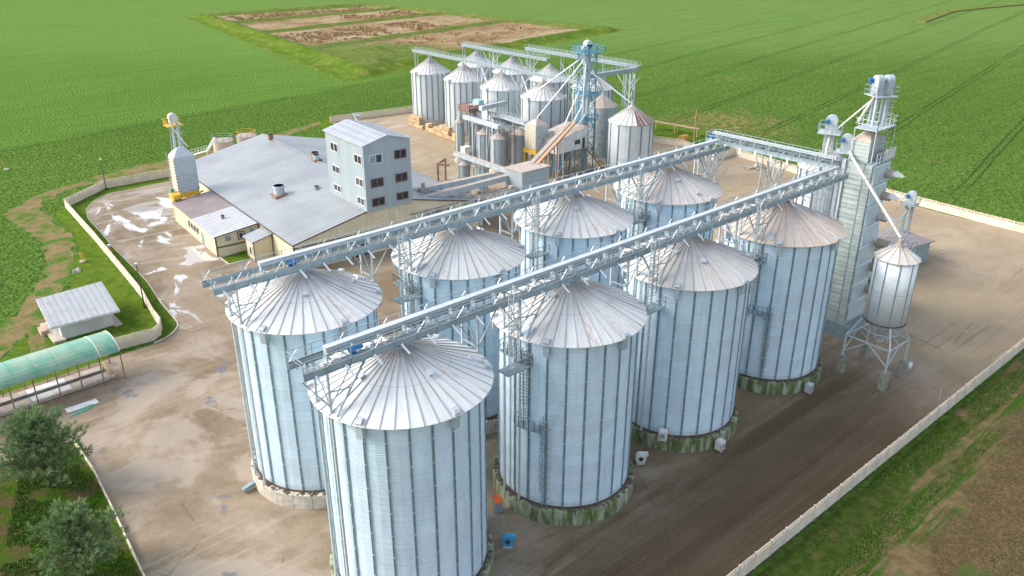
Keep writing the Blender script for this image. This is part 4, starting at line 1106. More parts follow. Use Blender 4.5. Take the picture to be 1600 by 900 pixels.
# ------------------------------------------------------------------ big hall with tower and annexes
HR = R(-3.7)
hall = thing('processing_hall', (24.6, 69.8, 0.04), 'large cream hall with a wide shallow grey sheet roof', 'building', rz=HR)
HW, HL, HE, HRG = 38.8, 59.5, 5.0, 9.25
MB().box(.1, HW-.1, .1, HL-.1, 0, HE-.1).add([(.1, .1, HE-.1), (HW-.1, .1, HE-.1), (HW/2, .1, HRG-.15), (.1, HL-.1, HE-.1), (HW-.1, HL-.1, HE-.1), (HW/2, HL-.1, HRG-.15)], [(0, 1, 2), (3, 5, 4)]).build('wall', BEIGE, hall)
def gz(x, w=HW, e=HE, r_=HRG): return e+(r_-e)*(1-abs(x-w/2)/(w/2))
def clad(parent, x0, y0, x1, y1, n, zb, topf, mat, name='wall_panel', out=(0, -1), rib=.02):
    d = Vector((x1-x0, y1-y0)); L = d.length; d.normalize(); o = Vector(out)
    for i in range(n):
        a = L*i/n+.015; b = L*(i+1)/n-.015
        mb = MB()
        pts = [(a, zb), (b, zb), (b, topf(b)), (a, topf(a))]
        f = [(x0+d.x*s, y0+d.y*s, z) for s, z in pts]
        mb.extr(f, (o.x*.045, o.y*.045, 0))
        if rib:
            for s in (a+(b-a)*.33, a+(b-a)*.66):
                mb.hexa([(x0+d.x*(s-.05)+o.x*.04, y0+d.y*(s-.05)+o.y*.04, zb), (x0+d.x*(s+.05)+o.x*.04, y0+d.y*(s+.05)+o.y*.04, zb), (x0+d.x*(s+.05)+o.x*(.045+rib), y0+d.y*(s+.05)+o.y*(.045+rib), zb), (x0+d.x*(s-.05)+o.x*(.045+rib), y0+d.y*(s-.05)+o.y*(.045+rib), zb)],
                        [(x0+d.x*(s-.05)+o.x*.04, y0+d.y*(s-.05)+o.y*.04, topf(s)), (x0+d.x*(s+.05)+o.x*.04, y0+d.y*(s+.05)+o.y*.04, topf(s)), (x0+d.x*(s+.05)+o.x*(.045+rib), y0+d.y*(s+.05)+o.y*(.045+rib), topf(s)), (x0+d.x*(s-.05)+o.x*(.045+rib), y0+d.y*(s-.05)+o.y*(.045+rib), topf(s))])
        mb.build(name, mat, parent)
clad(hall, 0, 0, HW, 0, 34, 0, lambda s: min(gz(s), gz(s))-.05, BEIGE)
clad(hall, 0, 0, 0, HL, 50, 0, lambda s: HE-.05, BEIGE, out=(-1, 0))
roof = MB().add([(-.25, -.3, HE-.05), (HW/2, -.3, HRG), (HW/2, HL+.3, HRG), (-.25, HL+.3, HE-.05), (HW+.25, -.3, HE-.05), (HW+.25, HL+.3, HE-.05)], [(0, 1, 2, 3), (1, 4, 5, 2)]).build('roof', HALLR, hall, flip=False)
nr = 60
sl_ = math.hypot(HW/2+.25, HRG-HE+.05)
for side in (0, 1):
    pm = MB(); L = HW/2+.25; dz = HRG-HE+.05; wy = (HL+.6)/nr
    e = (-.25 if side == 0 else HW+.25)
    pm.add([(e, .01, HE-.03), (HW/2, .01, HRG+.02), (HW/2, wy-.01, HRG+.02), (e, wy-.01, HE-.03)], [(0, 1, 2, 3)])
    pm.hexa([(e, .0, HE-.03), (e, .05, HE-.03), (HW/2, .05, HRG+.02), (HW/2, .0, HRG+.02)], [(e, .0, HE-.005), (e, .05, HE-.005), (HW/2, .05, HRG+.045), (HW/2, .0, HRG+.045)])
    me = premesh(pm, 'roof_panel', HALLR)
    for i in range(nr): link('roof_panel', me, roof, (0, -.3+i*wy, 0))
MB().box(HW/2-.2, HW/2+.2, -.3, HL+.3, HRG+.04, HRG+.12).build('ridge_cap', HALLR, roof)
MB().bar((-.32, -.3, HE-.08), (-.32, HL+.3, HE-.08), .16, .16).build('gutter', BROWNM, hall)
MB().bar((-.25, -.36, HE-.07), (HW/2, -.36, HRG-.03), .06, .2).bar((HW+.25, -.36, HE-.07), (HW/2, -.36, HRG-.03), .06, .2).build('verge_trim', BROWNM, hall)
MB().box(-.06, HW, -.14, -.06, 4.15, 4.32).build('string_trim', BROWNM, hall)
MB().box(-.1, .14, -.12, .1, 0, HE-.1).build('corner_trim', BROWNM, hall)
# brown door in the gable seen through the conveyor
MB().box(10.5, 14.2, -.16, -.06, 0, 3.6).build('door', BROWNM, hall)
# roof ventilators
def rvent(x, y, r_, h, mat, base=True):
    z = gz(x)
    t = MB().cyl(0, 0, r_, 0, h, 18).cyl(0, 0, r_*1.12, h*.75, h, 18).build('roof_ventilator', mat, roof, (x, y, z))
    if base: MB().box(-r_*1.3, r_*1.3, -r_*1.3, r_*1.3, -.1, .3).build('vent_curb', RUSTY, roof, (x, y, z))
rvent(7.2, 21.9, 1.0, 2.0, GAL)
rvent(19.1, 54.0, .55, 1.1, RUSTY, False)
rvent(20.4, 34.0, .7, 1.3, RUSTY, False)
rvent(19.6, 31.5, .65, 1.2, GAL)
rvent(12.9, 17.6, .45, .6, GALD, False)
MB().box(28.4, 30.0, 5.2, 6.4, 7.0, 8.0).cyl(29.2, 5.8, .35, 8.0, 8.9, 12).build('roof_ventilator', DUSTY, roof)

TOWR = simple('tower_roof_sheet', (.36, .385, .42), .45, .1, (.32, .34, .375), .5, .05)
# office / milling tower
def tower():
    X0, X1, Y0, Y1, ZB_, ZE_, ZR = 13.9, 23.1, -.46, 13.8, 5.2, 19.75, 20.95
    t = thing('processing_tower', (24.6, 69.8, 0.04), 'blue-grey clad four-storey tower rising through the hall roof', 'building', rz=HR)
    xm = (X0+X1)/2; w = X1-X0
    top = lambda x: ZE_+(ZR-ZE_)*(1-abs(x-xm)/(w/2))
    MB().box(X0+.05, X1-.05, .2, Y1-.05, ZB_, ZE_).box(X0+.05, X1-.05, Y0+.04, .2, 7.95, ZE_).add([(X0+.05, Y0+.05, ZE_), (X1-.05, Y0+.05, ZE_), (xm, Y0+.05, ZR), (X0+.05, Y1, ZE_), (X1-.05, Y1, ZE_), (xm, Y1, ZR)], [(0, 1, 2), (3, 5, 4)]).build('wall', PANELG, t)
    clad(t, X0, Y0, X1, Y0, 9, 7.9, lambda s: top(X0+s), PANELG)
    clad(t, X0, Y0, X0, Y1, 14, 7.6, lambda s: ZE_, PANELG, out=(-1, 0))
    MB().box(X0-.06, X0+.02, Y0-.06, Y0+.02, 7.8, ZE_).build('corner_trim', PANELG, t)
    MB().box(X0-.1, X0-.02, Y0, Y1, 7.7, 8.0).build('base_flashing', GALL, t)
    rf = MB().add([(X0-.3, Y0-.35, ZE_-.03), (xm, Y0-.35, ZR+.06), (xm, Y1+.3, ZR+.06), (X0-.3, Y1+.3, ZE_-.03), (X1+.3, Y0-.35, ZE_-.03), (X1+.3, Y1+.3, ZE_-.03)], [(0, 1, 2, 3), (1, 4, 5, 2)]).build('roof', TOWR, t, flip=False)
    MB().bar((X0-.3, Y0-.37, ZE_-.06), (xm, Y0-.37, ZR+.03), .04, .18).bar((X1+.3, Y0-.37, ZE_-.06), (xm, Y0-.37, ZR+.03), .04, .18).bar((X0-.32, Y0-.35, ZE_-.06), (X0-.32, Y1+.3, ZE_-.06), .06, .16).build('roof_trim', GALL, rf)
    ny = 15; wy = (Y1-Y0+.65)/ny
    for side in (-1, 1):
        pm = MB(); e = xm+side*(w/2+.3)
        pm.add([(e, .01, ZE_), (xm, .01, ZR+.09), (xm, wy-.01, ZR+.09), (e, wy-.01, ZE_)], [(0, 1, 2, 3)])
        pm.hexa([(e, 0, ZE_), (e, .06, ZE_), (xm, .06, ZR+.09), (xm, 0, ZR+.09)], [(e, 0, ZE_+.015), (e, .06, ZE_+.015), (xm, .06, ZR+.105), (xm, 0, ZR+.105)])
        me = premesh(pm, 'roof_panel', TOWR)
        for i in range(ny): link('roof_panel', me, rf, (0, Y0-.35+i*wy, 0))
    bolts = MB(); br = random.Random(3)
    for side in (-1, 1):
        for f in (.12, .2, .42, .5, .75, .83):
            for i in range(14):
                x = xm+side*f*(w/2); y = Y0+.4+i*.98
                bolts.box(x-.06, x+.06, y-.045, y+.045, top(x)+.08, top(x)+.15)
    o = bolts.build('roof_fixings', DARK, rf, flip=False); o['kind'] = 'stuff'
    def window(face, a0, a1, z0, z1, white):
        fm = WHITE if white else simple('window_trim', (.20, .13, .13), .6) if 'window_trim' not in bpy.data.materials else bpy.data.materials['window_trim']
        if white is None: fm = WHITE
        o = -0.10
        def bx(mb, u0, u1, w0, w1, d0, d1):
            if face == 's': mb.box(X0+u0, X0+u1, Y0-d1, Y0-d0, w0, w1)
            else: mb.box(X0-d1, X0-d0, Y0+u0, Y0+u1, w0, w1)
            return mb
        f = MB(); tw = .13
        bx(f, a0, a1, z0, z0+tw, .02, .17); bx(f, a0, a1, z1-tw, z1, .02, .17); bx(f, a0, a0+tw, z0+tw, z1-tw, .02, .17); bx(f, a1-tw, a1, z0+tw, z1-tw, .02, .17)
        m_ = (a0+a1)/2; bx(f, m_-tw/2, m_+tw/2, z0+tw, z1-tw, .02, .16)
        wdw = f.build('window', fm, t)
        for q0, q1 in ((a0+tw, m_-tw/2), (m_+tw/2, a1-tw)): bx(MB(), q0, q1, z0+tw, z1-tw, .05, .11).build('pane', GLASSL if white and face == 's' and q0 < m_ else GLASSD, wdw)
        if not white: bx(MB(), m_-.16, m_+.16, z0+tw+.05, z1-tw-.02, .112, .135).build('red_blind', REDB, wdw)
    for (a0, a1, z0, z1, wh) in ((1.0, 3.5, 16.3, 17.9, True), (5.9, 8.3, 16.4, 18.0, False), (1.0, 3.5, 12.1, 13.7, False), (5.9, 8.3, 12.2, 13.8, False), (1.0, 3.5, 8.7, 10.2, False), (5.9, 8.3, 8.9, 10.3, False)): window('s', a0, a1, z0, z1, wh)
    for (a0, a1, z0, z1, wh) in ((.5, 3.2, 16.2, 17.8, True), (9.4, 12.2, 16.5, 18.1, True), (.5, 3.2, 12.2, 13.7, None), (9.4, 12.2, 12.5, 13.9, None), (.5, 3.2, 8.8, 10.2, None), (9.4, 12.2, 9.0, 10.3, None)): window('w', a0, a1, z0, z1, wh)
tower()

# west annex
def annex():
    t = thing('hall_annex', (24.6, 69.8, 0.04), 'low cream annex with half brown, half white lean-to roof', 'building', rz=HR)
    X0, Y0, Y1 = -8.0, 15.0, 38.5
    z0, z1 = 3.8, 4.75
    top = lambda s: z0+(z1-z0)*s/8.0
    MB().extr([(X0+.06, Y0+.06, 0), (-.02, Y0+.06, 0), (-.02, Y0+.06, z1), (X0+.06, Y0+.06, z0)], (0, Y1-Y0-.12, 0)).build('wall', BEIGE, t)
    clad(t, X0, Y0, -.02, Y0, 4, 0, top, BEIGE, rib=0)
    clad(t, X0, Y0, X0, Y1, 20, 0, lambda s: z0-.02, BEIGE, out=(-1, 0))
    rf = MB().add([(X0-.4, Y0-.5, z0), (0, Y0-.5, z1+.03), (0, Y1+.3, z1+.03), (X0-.4, Y1+.3, z0)], [(0, 1, 2, 3)]).build('roof', WHITER, t, flip=False)
    for i in range(24):
        y = Y0-.5+i*(Y1-Y0+.8)/24; wy = (Y1-Y0+.8)/24
        mt_ = WHITER if i < 12 else BROWNR
        MB().add([(X0-.4, y+.01, z0+.03), (0, y+.01, z1+.06), (0, y+wy-.01, z1+.06), (X0-.4, y+wy-.01, z0+.03)], [(0, 1, 2, 3)]).hexa([(X0-.4, y, z0+.03), (X0-.4, y+.04, z0+.03), (0, y+.04, z1+.06), (0, y, z1+.06)], [(X0-.4, y, z0+.07), (X0-.4, y+.04, z0+.07), (0, y+.04, z1+.1), (0, y, z1+.1)]).build('roof_panel', mt_, rf)
    MB().cyl(-4.0, 22.0, .28, 4.3, 5.0, 12).cyl(-4.0, 22.0, .36, 4.8, 5.0, 12).build('flue', RUSTY, rf)
    tr = MB(); tr.bar((X0-.4, Y0-.55, z0-.02), (0, Y0-.55, z1), .07, .16); tr.box(X0-.12, X0+.1, Y0-.12, Y0+.08, 0, z0); tr.box(-.25, -.02, Y0-.12, Y0, 0, z1); tr.box(X0, -.02, Y0-.13, Y0-.05, 1.55, 1.78)
    tr.build('trim', BROWNM, t)
    for (a0, a1, w0, w1, kind) in ((1.6, 2.7, 2.5, 3.5, 0), (3.9, 5.2, 2.3, 3.8, 1), (6.2, 7.2, 3.0, 4.0, 0)):
        f = MB(); tw = .12 if kind else .06
        f.box(X0+a0, X0+a1, Y0-.15, Y0-.03, w0, w0+tw).box(X0+a0, X0+a1, Y0-.15, Y0-.03, w1-tw, w1).box(X0+a0, X0+a0+tw, Y0-.15, Y0-.03, w0+tw, w1-tw).box(X0+a1-tw, X0+a1, Y0-.15, Y0-.03, w0+tw, w1-tw)
        wd = f.build('window', DARK if kind else WHITE, t)
        if kind: MB().box(X0+a0+tw, X0+a1-tw, Y0-.10, Y0-.05, w0+tw, w1-tw).build('pane', WHITE, wd); MB().box(X0+a0+.32, X0+a1-.32, Y0-.13, Y0-.10, w0+.32, w1-.32).build('pane', GLASSD, wd)
        else: MB().box(X0+a0+tw, X0+a1-tw, Y0-.10, Y0-.05, w0+tw, w1-tw).build('pane', GLASSL, wd)
    for k in range(4):
        y = 24.2+k*1.6
        wd = MB().box(X0-.13, X0-.05, y, y+1.0, 1.4, 1.5).box(X0-.13, X0-.05, y, y+1.0, 2.6, 2.7).box(X0-.13, X0-.05, y, y+.1, 1.5, 2.6).box(X0-.13, X0-.05, y+.9, y+1.0, 1.5, 2.6).build('window', GALD, t)
        MB().box(X0-.10, X0-.06, y+.1, y+.9, 1.5, 2.6).build('pane', GLASSD, wd)
    dr = MB().box(X0-.12, X0-.05, 21.6, 22.9, 0, 2.4).build('door', GALD, t)
    MB().box(X0-.16, X0-.12, 21.75, 21.85, 1.0, 1.2).build('handle', DARK, dr)
    p_ = thing('porch', (24.6, 69.8, 0.04), 'small cream porch with its own sloping roof beside the annex', 'porch', rz=HR)
    X0, Y0, Y1 = -3.6, 8.9, 12.6; z0, z1 = 3.5, 4.4
    MB().extr([(X0+.05, Y0+.05, 0), (-.1, Y0+.05, 0), (-.1, Y0+.05, z1), (X0+.05, Y0+.05, z0)], (0, Y1-Y0-.1, 0)).build('wall', BEIGE, p_)
    clad(p_, X0, Y0, -.1, Y0, 2, 0, lambda s: z0+(z1-z0)*s/3.6, BEIGE, rib=0)
    MB().hexa([(X0-.35, Y0-.35, z0-.02), (-.02, Y0-.35, z1+.0), (-.02, Y1+.35, z1+.0), (X0-.35, Y1+.35, z0-.02)], [(X0-.35, Y0-.35, z0+.08), (-.02, Y0-.35, z1+.1), (-.02, Y1+.35, z1+.1), (X0-.35, Y1+.35, z0+.08)]).build('roof', HALLR, p_)
    MB().box(X0-.05, X0+.1, Y0-.07, Y0+.05, 0, z0-.05).box(-.25, -.1, Y0-.07, Y0+.02, 0, z1-.1).bar((X0-.35, Y0-.38, z0+.02), (-.02, Y0-.38, z1+.04), .05, .14).build('trim', BROWNM, p_)
    wd = MB().box(X0-.08, X0, 9.6, 10.0, .9, 2.5).box(X0-.08, X0, 10.8, 11.2, .9, 2.5).box(X0-.08, X0, 10.0, 10.8, 2.3, 2.5).build('window', WHITE, p_)
    MB().box(X0-.05, X0-.01, 10.0, 10.8, .9, 2.3).build('pane', GLASSD, wd)
    MB().bar((-2.4, 10.8, 4.0), (-2.4, 10.8, 5.6), .06).build('antenna', GALL, p_)
annex()

# ------------------------------------------------------------------ small grain dryer by the hall
def small_dryer():
    t = thing('small_dryer', (24.6, 69.8, 0.04), 'silver box dryer on yellow base at the far left of the hall', 'dryer', rz=HR)
    X0, X1, Y0, Y1, zb, zt = -6.3, -2.3, 39.4, 42.8, 5.2, 12.2
    MB().box(X0, X1, Y0, Y1, zb, zt).build('body', GAL, t)
    rb = MB()
    for i in range(5): rb.box(X0+i*(X1-X0)/4-.04, X0+i*(X1-X0)/4+.04, Y0-.05, Y0, zb, zt)
    rb.build('vertical_rib', GALL, t)
    rh = MB()
    for i in range(6): rh.box(X0, X1, Y0-.04, Y0, zb+.3+i*.6, zb+.36+i*.6)
    rh.build('horizontal_rib', GALD, t)
    MB().box(X0-.02, X0, Y0+.02, Y1-.02, zb+.1, zt-.1).build('louvre_gap_shade', DARK, t)  # dark sheet added for the shadows in the louvre gaps
    pn = premesh(MB().hexa([(0, 0, .40), (0, .62, .40), (-.22, .62, 0), (-.22, 0, 0)], [(0, 0, .46), (0, .62, .46), (-.22, .62, .08), (-.22, 0, .08)]), 'louvre_panel', PUTTY)
    for i in range(11):
        for k in range(4): link('louvre_panel', pn, t, (X0, Y0+.1+k*.82, zb+.25+i*.62))
    cx, cy = (X0+X1)/2, (Y0+Y1)/2
    MB().add([(X0, Y0, zt), (X1, Y0, zt), (X1, Y1, zt), (X0, Y1, zt), (cx-.8, cy-.5, zt+1.5), (cx+.8, cy-.5, zt+1.5), (cx+.8, cy+.5, zt+1.5), (cx-.8, cy+.5, zt+1.5)], [(0, 1, 5, 4), (1, 2, 6, 5), (2, 3, 7, 6), (3, 0, 4, 7), (4, 5, 6, 7)]).build('hopper_top', GALL, t)
    MB().box(X0+.1, X1-.1, Y0+.1, Y1-.1, zb-1.0, zb-.02).box(X0-1.5, X0+.2, Y0-.3, Y0+2.2, zb-1.3, zb-.3).build('yellow_base', YEL, t)
    MB().tube((X0-1.5, Y0-.5, zb-.6), (X0-.2, Y0-.5, zb-.6), .65, 14).build('fan', YEL, t)
    for (x_, y_) in ((X0-1.3, Y0+.5), (X1-.1, Y0+.3), (X0+.2, Y1-.1), (X1-.1, Y1-.1)): MB().bar((x_, y_, 0), (x_, y_, zb-.5), .35).build('leg', YEL, t)
    MB().bar((X0+1, Y0-.3, 4.3), (X1+.6, Y0-.3, 4.9), .3).build('catwalk_beam', YEL, t)
    MB().box(X0-.9, X0-.3, Y0+2.4, Y0+3.2, 4.6, 5.6).build('control_box', simple('green_box', (.12, .35, .28), .5), t)
    ex, ey = -4.6, 41.4
    for s_ in (-1, 1): MB().box(ex+s_*.5-.2, ex+s_*.5+.2, ey-.2, ey+.2, zt+.8, 19.2).build('elevator_leg', GALL, t)
    lt = MB()
    for k in range(5):
        z0 = zt+1.4+k*1.0
        lt.bar((ex-1.0, ey-.7, z0), (ex+1.0, ey-.7, z0+1.0), .05).bar((ex+1.0, ey-.7, z0), (ex+1.0, ey+.7, z0+1.0), .05)
    for x_, y_ in ((-1, -.7), (1, -.7), (1, .7), (-1, .7)): lt.bar((ex+x_, ey+y_, zt+1), (ex+x_*.8, ey+y_*.8, 18.0), .07)
    lt.build('lattice', GAL, t)
    MB().bar((ex-.9, ey-1, 18.2), (ex+1.6, ey-.9, zt+1.6), .28).build('chute', WHITE, t)
    pf = MB().box(ex-1.7, ex+1.4, ey-1.3, ey+1.3, 18.1, 18.2).build('platform', YEL, t)
    MB().rail([(ex-1.7, ey-1.3, 18.2), (ex-1.7, ey+1.3, 18.2), (ex+1.4, ey+1.3, 18.2)], 1.1, .06, .8).build('railing', YEL, pf)
    MB().tube((ex-.1, ey-.5, 19.6), (ex-.1, ey+.5, 19.6), .85, 16).box(ex-.85, ex+.65, ey-.45, ey+.45, 18.6, 19.6).build('head_hood', WHITE, t)
    ld = MB()
    for q in (0, .5): ld.bar((X0-.5, Y1-.8+q, .5), (X0-.5, Y1-.8+q, 13), .05)
    for i in range(35): ld.bar((X0-.5, Y1-.8, .6+i*.35), (X0-.5, Y1-.3, .6+i*.35), .04)
    ld.build('ladder', TRUSS, t)
small_dryer()
for (x, y, r_, l, yel) in ((42.0, 137.2, 2.35, 'left of two round dusty tanks behind the hall roof', False), (48.2, 138.0, 2.3, 'right of two round tanks behind the hall, with yellow rails on top', True)):
    t = thing('round_tank', (x, y, 0.04), l, 'tank', 'round tanks behind the hall')
    DT = simple('dusty_tank', (.45, .39, .33), .8, .0, (.38, .33, .28), .8)
    MB().cyl(0, 0, r_, 0, 7.2, 28).build('wall', DT, t, smooth=False)
    MB().cyl(0, 0, r_+.1, 7.05, 7.2, 28).build('rim', GALL, t)
    MB().cyl(0, 0, r_-.1, 7.2, 7.5, 28, .3).build('roof', DUSTY, t)
    pts = [(r_*math.cos(2*PI*i/10), r_*math.sin(2*PI*i/10), 7.2) for i in range(11)]
    MB().rail(pts, 1.0, .06, 3).build('railing', YEL if yel else TRUSS, t)
t = thing('tank_stair', (35.5, 134.2, 0.04), 'white stair and catwalk leading to the round tanks', 'stair')
MB().rail([(-6.5, -2.5, 6.0), (1.6, .4, 6.0)], 1.1, .07, .9).bar((-6.5, -2.5, 5.95), (1.6, .4, 5.95), .8, .1).build('catwalk', WHITE, t)
mb = MB()
for s_ in (-.45, .45): mb.bar((1.6, .4+s_, 6.0), (4.2, 1.8+s_, 8.3), .1, .22)
for i in range(9): mb.box(1.5+i*.29, 1.85+i*.29, -.05+i*.15, .95+i*.15, 6.0+i*.26, 6.06+i*.26)
mb.build('stair_flight', WHITE, t)
MB().bar((-6.0, -2.3, 0), (-6.0, -2.3, 5.9), .16).bar((-2.4, -1.0, 0), (-2.4, -1.0, 5.9), .16).bar((1.4, .3, 0), (1.4, .3, 5.9), .16).build('leg', WHITE, t)

# ------------------------------------------------------------------ left edge: hut, canopy, lamp posts
HUTR = simple('hut_roof_sheet', (0.320, 0.336, 0.352), 0.5, 0.1, (0.272, 0.288, 0.304), 0.6, .05)
def hut():
    t = thing('transformer_hut', (-8.4, 73.4, 0.02), 'small hut with grey pent roof on the left grass', 'hut')
    MB().box(-3.6, 3.4, -3.9, 4.2, 0, 2.6).build('wall', SAND, t)
    c = [(-5.0, -5.0, 2.75), (4.2, -5.4, 2.75), (5.1, 5.6, 3.4), (-4.3, 5.0, 3.4)]
    rf = MB().hexa([(x, y, z-.28) for x, y, z in c], c).build('roof', WHITE, t)
    for i in range(11):
        a = Vector(c[0]).lerp(Vector(c[1]), (i+.03)/11); b = Vector(c[0]).lerp(Vector(c[1]), (i+.97)/11)
        d = Vector(c[3]).lerp(Vector(c[2]), (i+.03)/11); e = Vector(c[3]).lerp(Vector(c[2]), (i+.97)/11)
        up = Vector((0, 0, .05)); m_ = (a+b)/2+Vector((0, 0, .04)); n_ = (d+e)/2+Vector((0, 0, .04))
        MB().add([a+up*.3, m_*1.0, b+up*.3, e+up*.3, n_, d+up*.3], [(0, 1, 4, 5), (1, 2, 3, 4)]).build('roof_panel', HUTR, rf, flip=False)
    MB().box(-3.66, -3.58, -2.4, -.6, 0, 2.1).build('door', GALD, t)
    MB().box(-4.9, -3.3, -4.6, 3.0, 0, .35).box(3.3, 4.4, -4.6, 2.0, 0, .15).build('step_slab', CONC, t)
    MB().box(-5.6, -4.7, -1.0, 1.0, 0, .8).build('cable_box', simple('pink_block', (.52, .38, .30), .8), t)
    t = thing('slab_stack', (-6.9, 84.3, 0.02), 'low stack of old slabs behind the hut', 'slab stack')
    for i in range(3): MB().box(-1.5+i*.2, 1.3+i*.15, -.7, .7, i*.18, i*.18+.16).build('slab', CONC, t)
hut()
def canopy():
    t = thing('weighbridge_canopy', (-9.0, 52.4, 0.04), 'long green barrel-vault canopy over the weighbridge at the left edge', 'canopy', rz=R(2.2))
    L = 29.0; n = 12; W = 5.6
    prof = [(W/2-W/2*math.cos(PI*i/n)*1.04, 4.15+1.45*math.sin(PI*i/n)) for i in range(n+1)]
    seg_ = 12
    for k in range(seg_):
        x0 = -L*k/seg_; x1 = -L*(k+1)/seg_+.03
        mb = MB()
        for i in range(n):
            (ya, za_), (yb, zb_) = prof[i], prof[i+1]
            mb.add([(x0, ya, za_), (x1, ya, za_), (x1, yb, zb_), (x0, yb, zb_), (x0, ya, za_-.03), (x1, ya, za_-.03), (x1, yb, zb_-.03), (x0, yb, zb_-.03)], [(0, 1, 2, 3), (7, 6, 5, 4), (0, 3, 7, 4), (1, 5, 6, 2)])
        mb.build('roof_sheet', GREENP, t, flip=False)
        if k < 3:
            rb = MB()
            for i in range(n): rb.bar((x0, prof[i][0], prof[i][1]+.02), (x0, prof[i+1][0], prof[i+1][1]+.02), .10, .05)
            rb.build('arch_rib', WHITE if k < 2 else GREENP, t)
    for k in range(12):
        x = -k*2.56
        for y in (0, W): MB().bar((x, y, 0), (x, y, 4.2), .13).build('post', RUSTY, t)
        tr = MB()
        for i in range(n): tr.bar((x, prof[i][0], prof[i][1]-.08), (x, prof[i+1][0], prof[i+1][1]-.08), .06)
        tr.bar((x, 0, 4.1), (x, W, 4.1), .07).build('arch_truss', RUSTY, t)
    for y in (0, W): MB().bar((0, y, 4.15), (-L, y, 4.15), .1).build('eave_beam', RUSTY, t)
    MB().bar((0, 0, .35), (-L, 0, .35), .08).build('side_rail', RUSTY, t)
    w = thing('weighbridge', (-10.4, 54.1, 0.04), 'pale truck weighbridge deck under the green canopy', 'weighbridge', rz=R(2.2))
    for k in range(5):
        for y in (0, 2.3): MB().box(-4.6*(k+1)+.06, -4.6*k, y, y+1.25, .0, .30).build('deck_plate', WHITE if (k+int(y)) % 2 else DUSTY, w)
    MB().box(-23.5, -.2, 1.28, 2.27, .0, .10).build('pit_cover', DARK, w)
    MB().box(-23.5, .6, -.55, -.25, 0, .4).build('kerb_rail', CONC, w)
    r_ = MB().bar((.2, .2, 0), (.2, .2, 1.0), .09).bar((.2, 2.8, 0), (.2, 2.8, 1.0), .09).bar((.2, .2, 1.0), (.2, 2.8, 1.0), .09).bar((.2, .2, .5), (.2, 2.8, .5), .07).build('end_rail', simple('pale_yellow_paint', (.5, .42, .2), .6), w)
canopy()
for (x, y, h, l) in ((15.3, 139.3, 6.95, 'slim dark lamp post by the bend of the far left fence'), (.44, 72.6, 7.4, 'slim dark lamp post at the fence corner near the canopy')):
    t = thing('lamp_post', (x, y, 0.05), l, 'lamp post', 'dark lamp posts on the left lawn')
    MB().tube((0, 0, 0), (0, 0, h-.3), .10, 8, .06).build('pole', DARK, t)
    MB().cyl(0, 0, .22, 0, .35, 10).build('base', DARK, t)
    MB().cyl(0, 0, .09, h-.32, h-.1, 8, .2).cyl(0, 0, .24, h-.1, h, 10).build('lamp_head', WHITE, t)
for (x, y, h, m_, l, tilt) in ((2.5, 171.6, 2.1, YEL, 'leaning yellow marker post in the left field', -.5), (-1.1, 98.6, 1.7, YEL, 'yellow post pair on the grass left of the fence', -.25)):
    t = thing('marker_post', (x, y, 0), l, 'post')
    MB().bar((0, 0, 0), (tilt, 0, h), .16).build('post', m_, t)
    if h < 2: MB().bar((.35, .1, 0), (.35+tilt, .1, h), .16).build('post', m_, t)
    MB().cyl(0, 0, .55, 0, .22, 10).build('foot', CONC, t)
t = thing('hydrant', (3.9, 99.9, .05), 'white-capped yellow standpipe on the lawn beside the kerb', 'standpipe')
MB().cyl(0, 0, .14, 0, 1.1, 10).bar((.3, -.2, .1), (.1, -.1, .8), .1).build('pipe', YEL, t)
MB().cyl(0, 0, .3, 1.1, 1.5, 12).build('cap', WHITE, t)
t = thing('stump', (-3.3, 94.8, .03), 'grey stone heap on the grass by the yellow posts', 'stone heap')
for i in range(5): MB().cyl(random.uniform(-.6, .6), random.uniform(-.5, .5), random.uniform(.25, .5), 0, random.uniform(.2, .55), 7, .15).build('stone', CONC, t)

# ------------------------------------------------------------------ blowers and bits round the silo plinths
def blower(x, y, z, rz, col, label, drum=True):
    t = thing('aeration_fan', (x, y, z), label, 'fan', 'aeration fans round the silo plinths', rz)
    if drum:
        MB().tube((0, -.32, .75), (0, .32, .75), .60, 18).build('housing', col, t)
        MB().tube((0, -.40, .75), (0, -.32, .75), .25, 12).build('inlet', DARK if col is not BLUEM else WHITE, t)
        MB().box(-.45, .45, -.35, .35, 0, .2).build('foot', GAL, t)
        MB().tube((0, .32, .75), (0, .8, .75), .22, 10).build('motor', GALD, t)
        MB().hexa([(.2, -.25, 1.0), (.8, -.25, 1.0), (.8, .25, 1.0), (.2, .25, 1.0)], [(.2, -.25, 1.33), (.8, -.25, 1.33), (.8, .25, 1.33), (.2, .25, 1.33)]).build('outlet', col, t)
    else:
        MB().box(-.45, .45, -.4, .4, 0, 1.15).build('housing', col, t)
        MB().tube((0, -.42, .6), (0, -.5, .6), .3, 12).build('inlet', GALD, t)
        MB().box(-.5, -.2, -.55, -.4, 0, .9).build('motor', DUSTY, t)
    return t
LBLUE = simple('light_blue_fan', (.05, .30, .50), .45)
blower(8.0, -3.9, .04, R(-40), LBLUE, 'bright blue round fan beside the nearest silo plinth')
blower(27.6, -3.6, .04, R(-40), WHITE, 'white round fan standing off the second front silo')
blower(36.2, -7.9, .2, R(0), WHITE, 'pale box fan against the plinth of the third front silo', False)
blower(54.9, -7.9, .2, R(0), GALL, 'pale box fan against the mossy plinth of the tan-roofed silo', False)
blower(31.0, -3.8, 1.75, R(-60), WHITE, 'white control box on the plinth rim of the third front silo', False)
t = thing('outlet_hood', (10.5, .5, .04), 'orange outlet hood in the gap right of the nearest silo', 'hood')
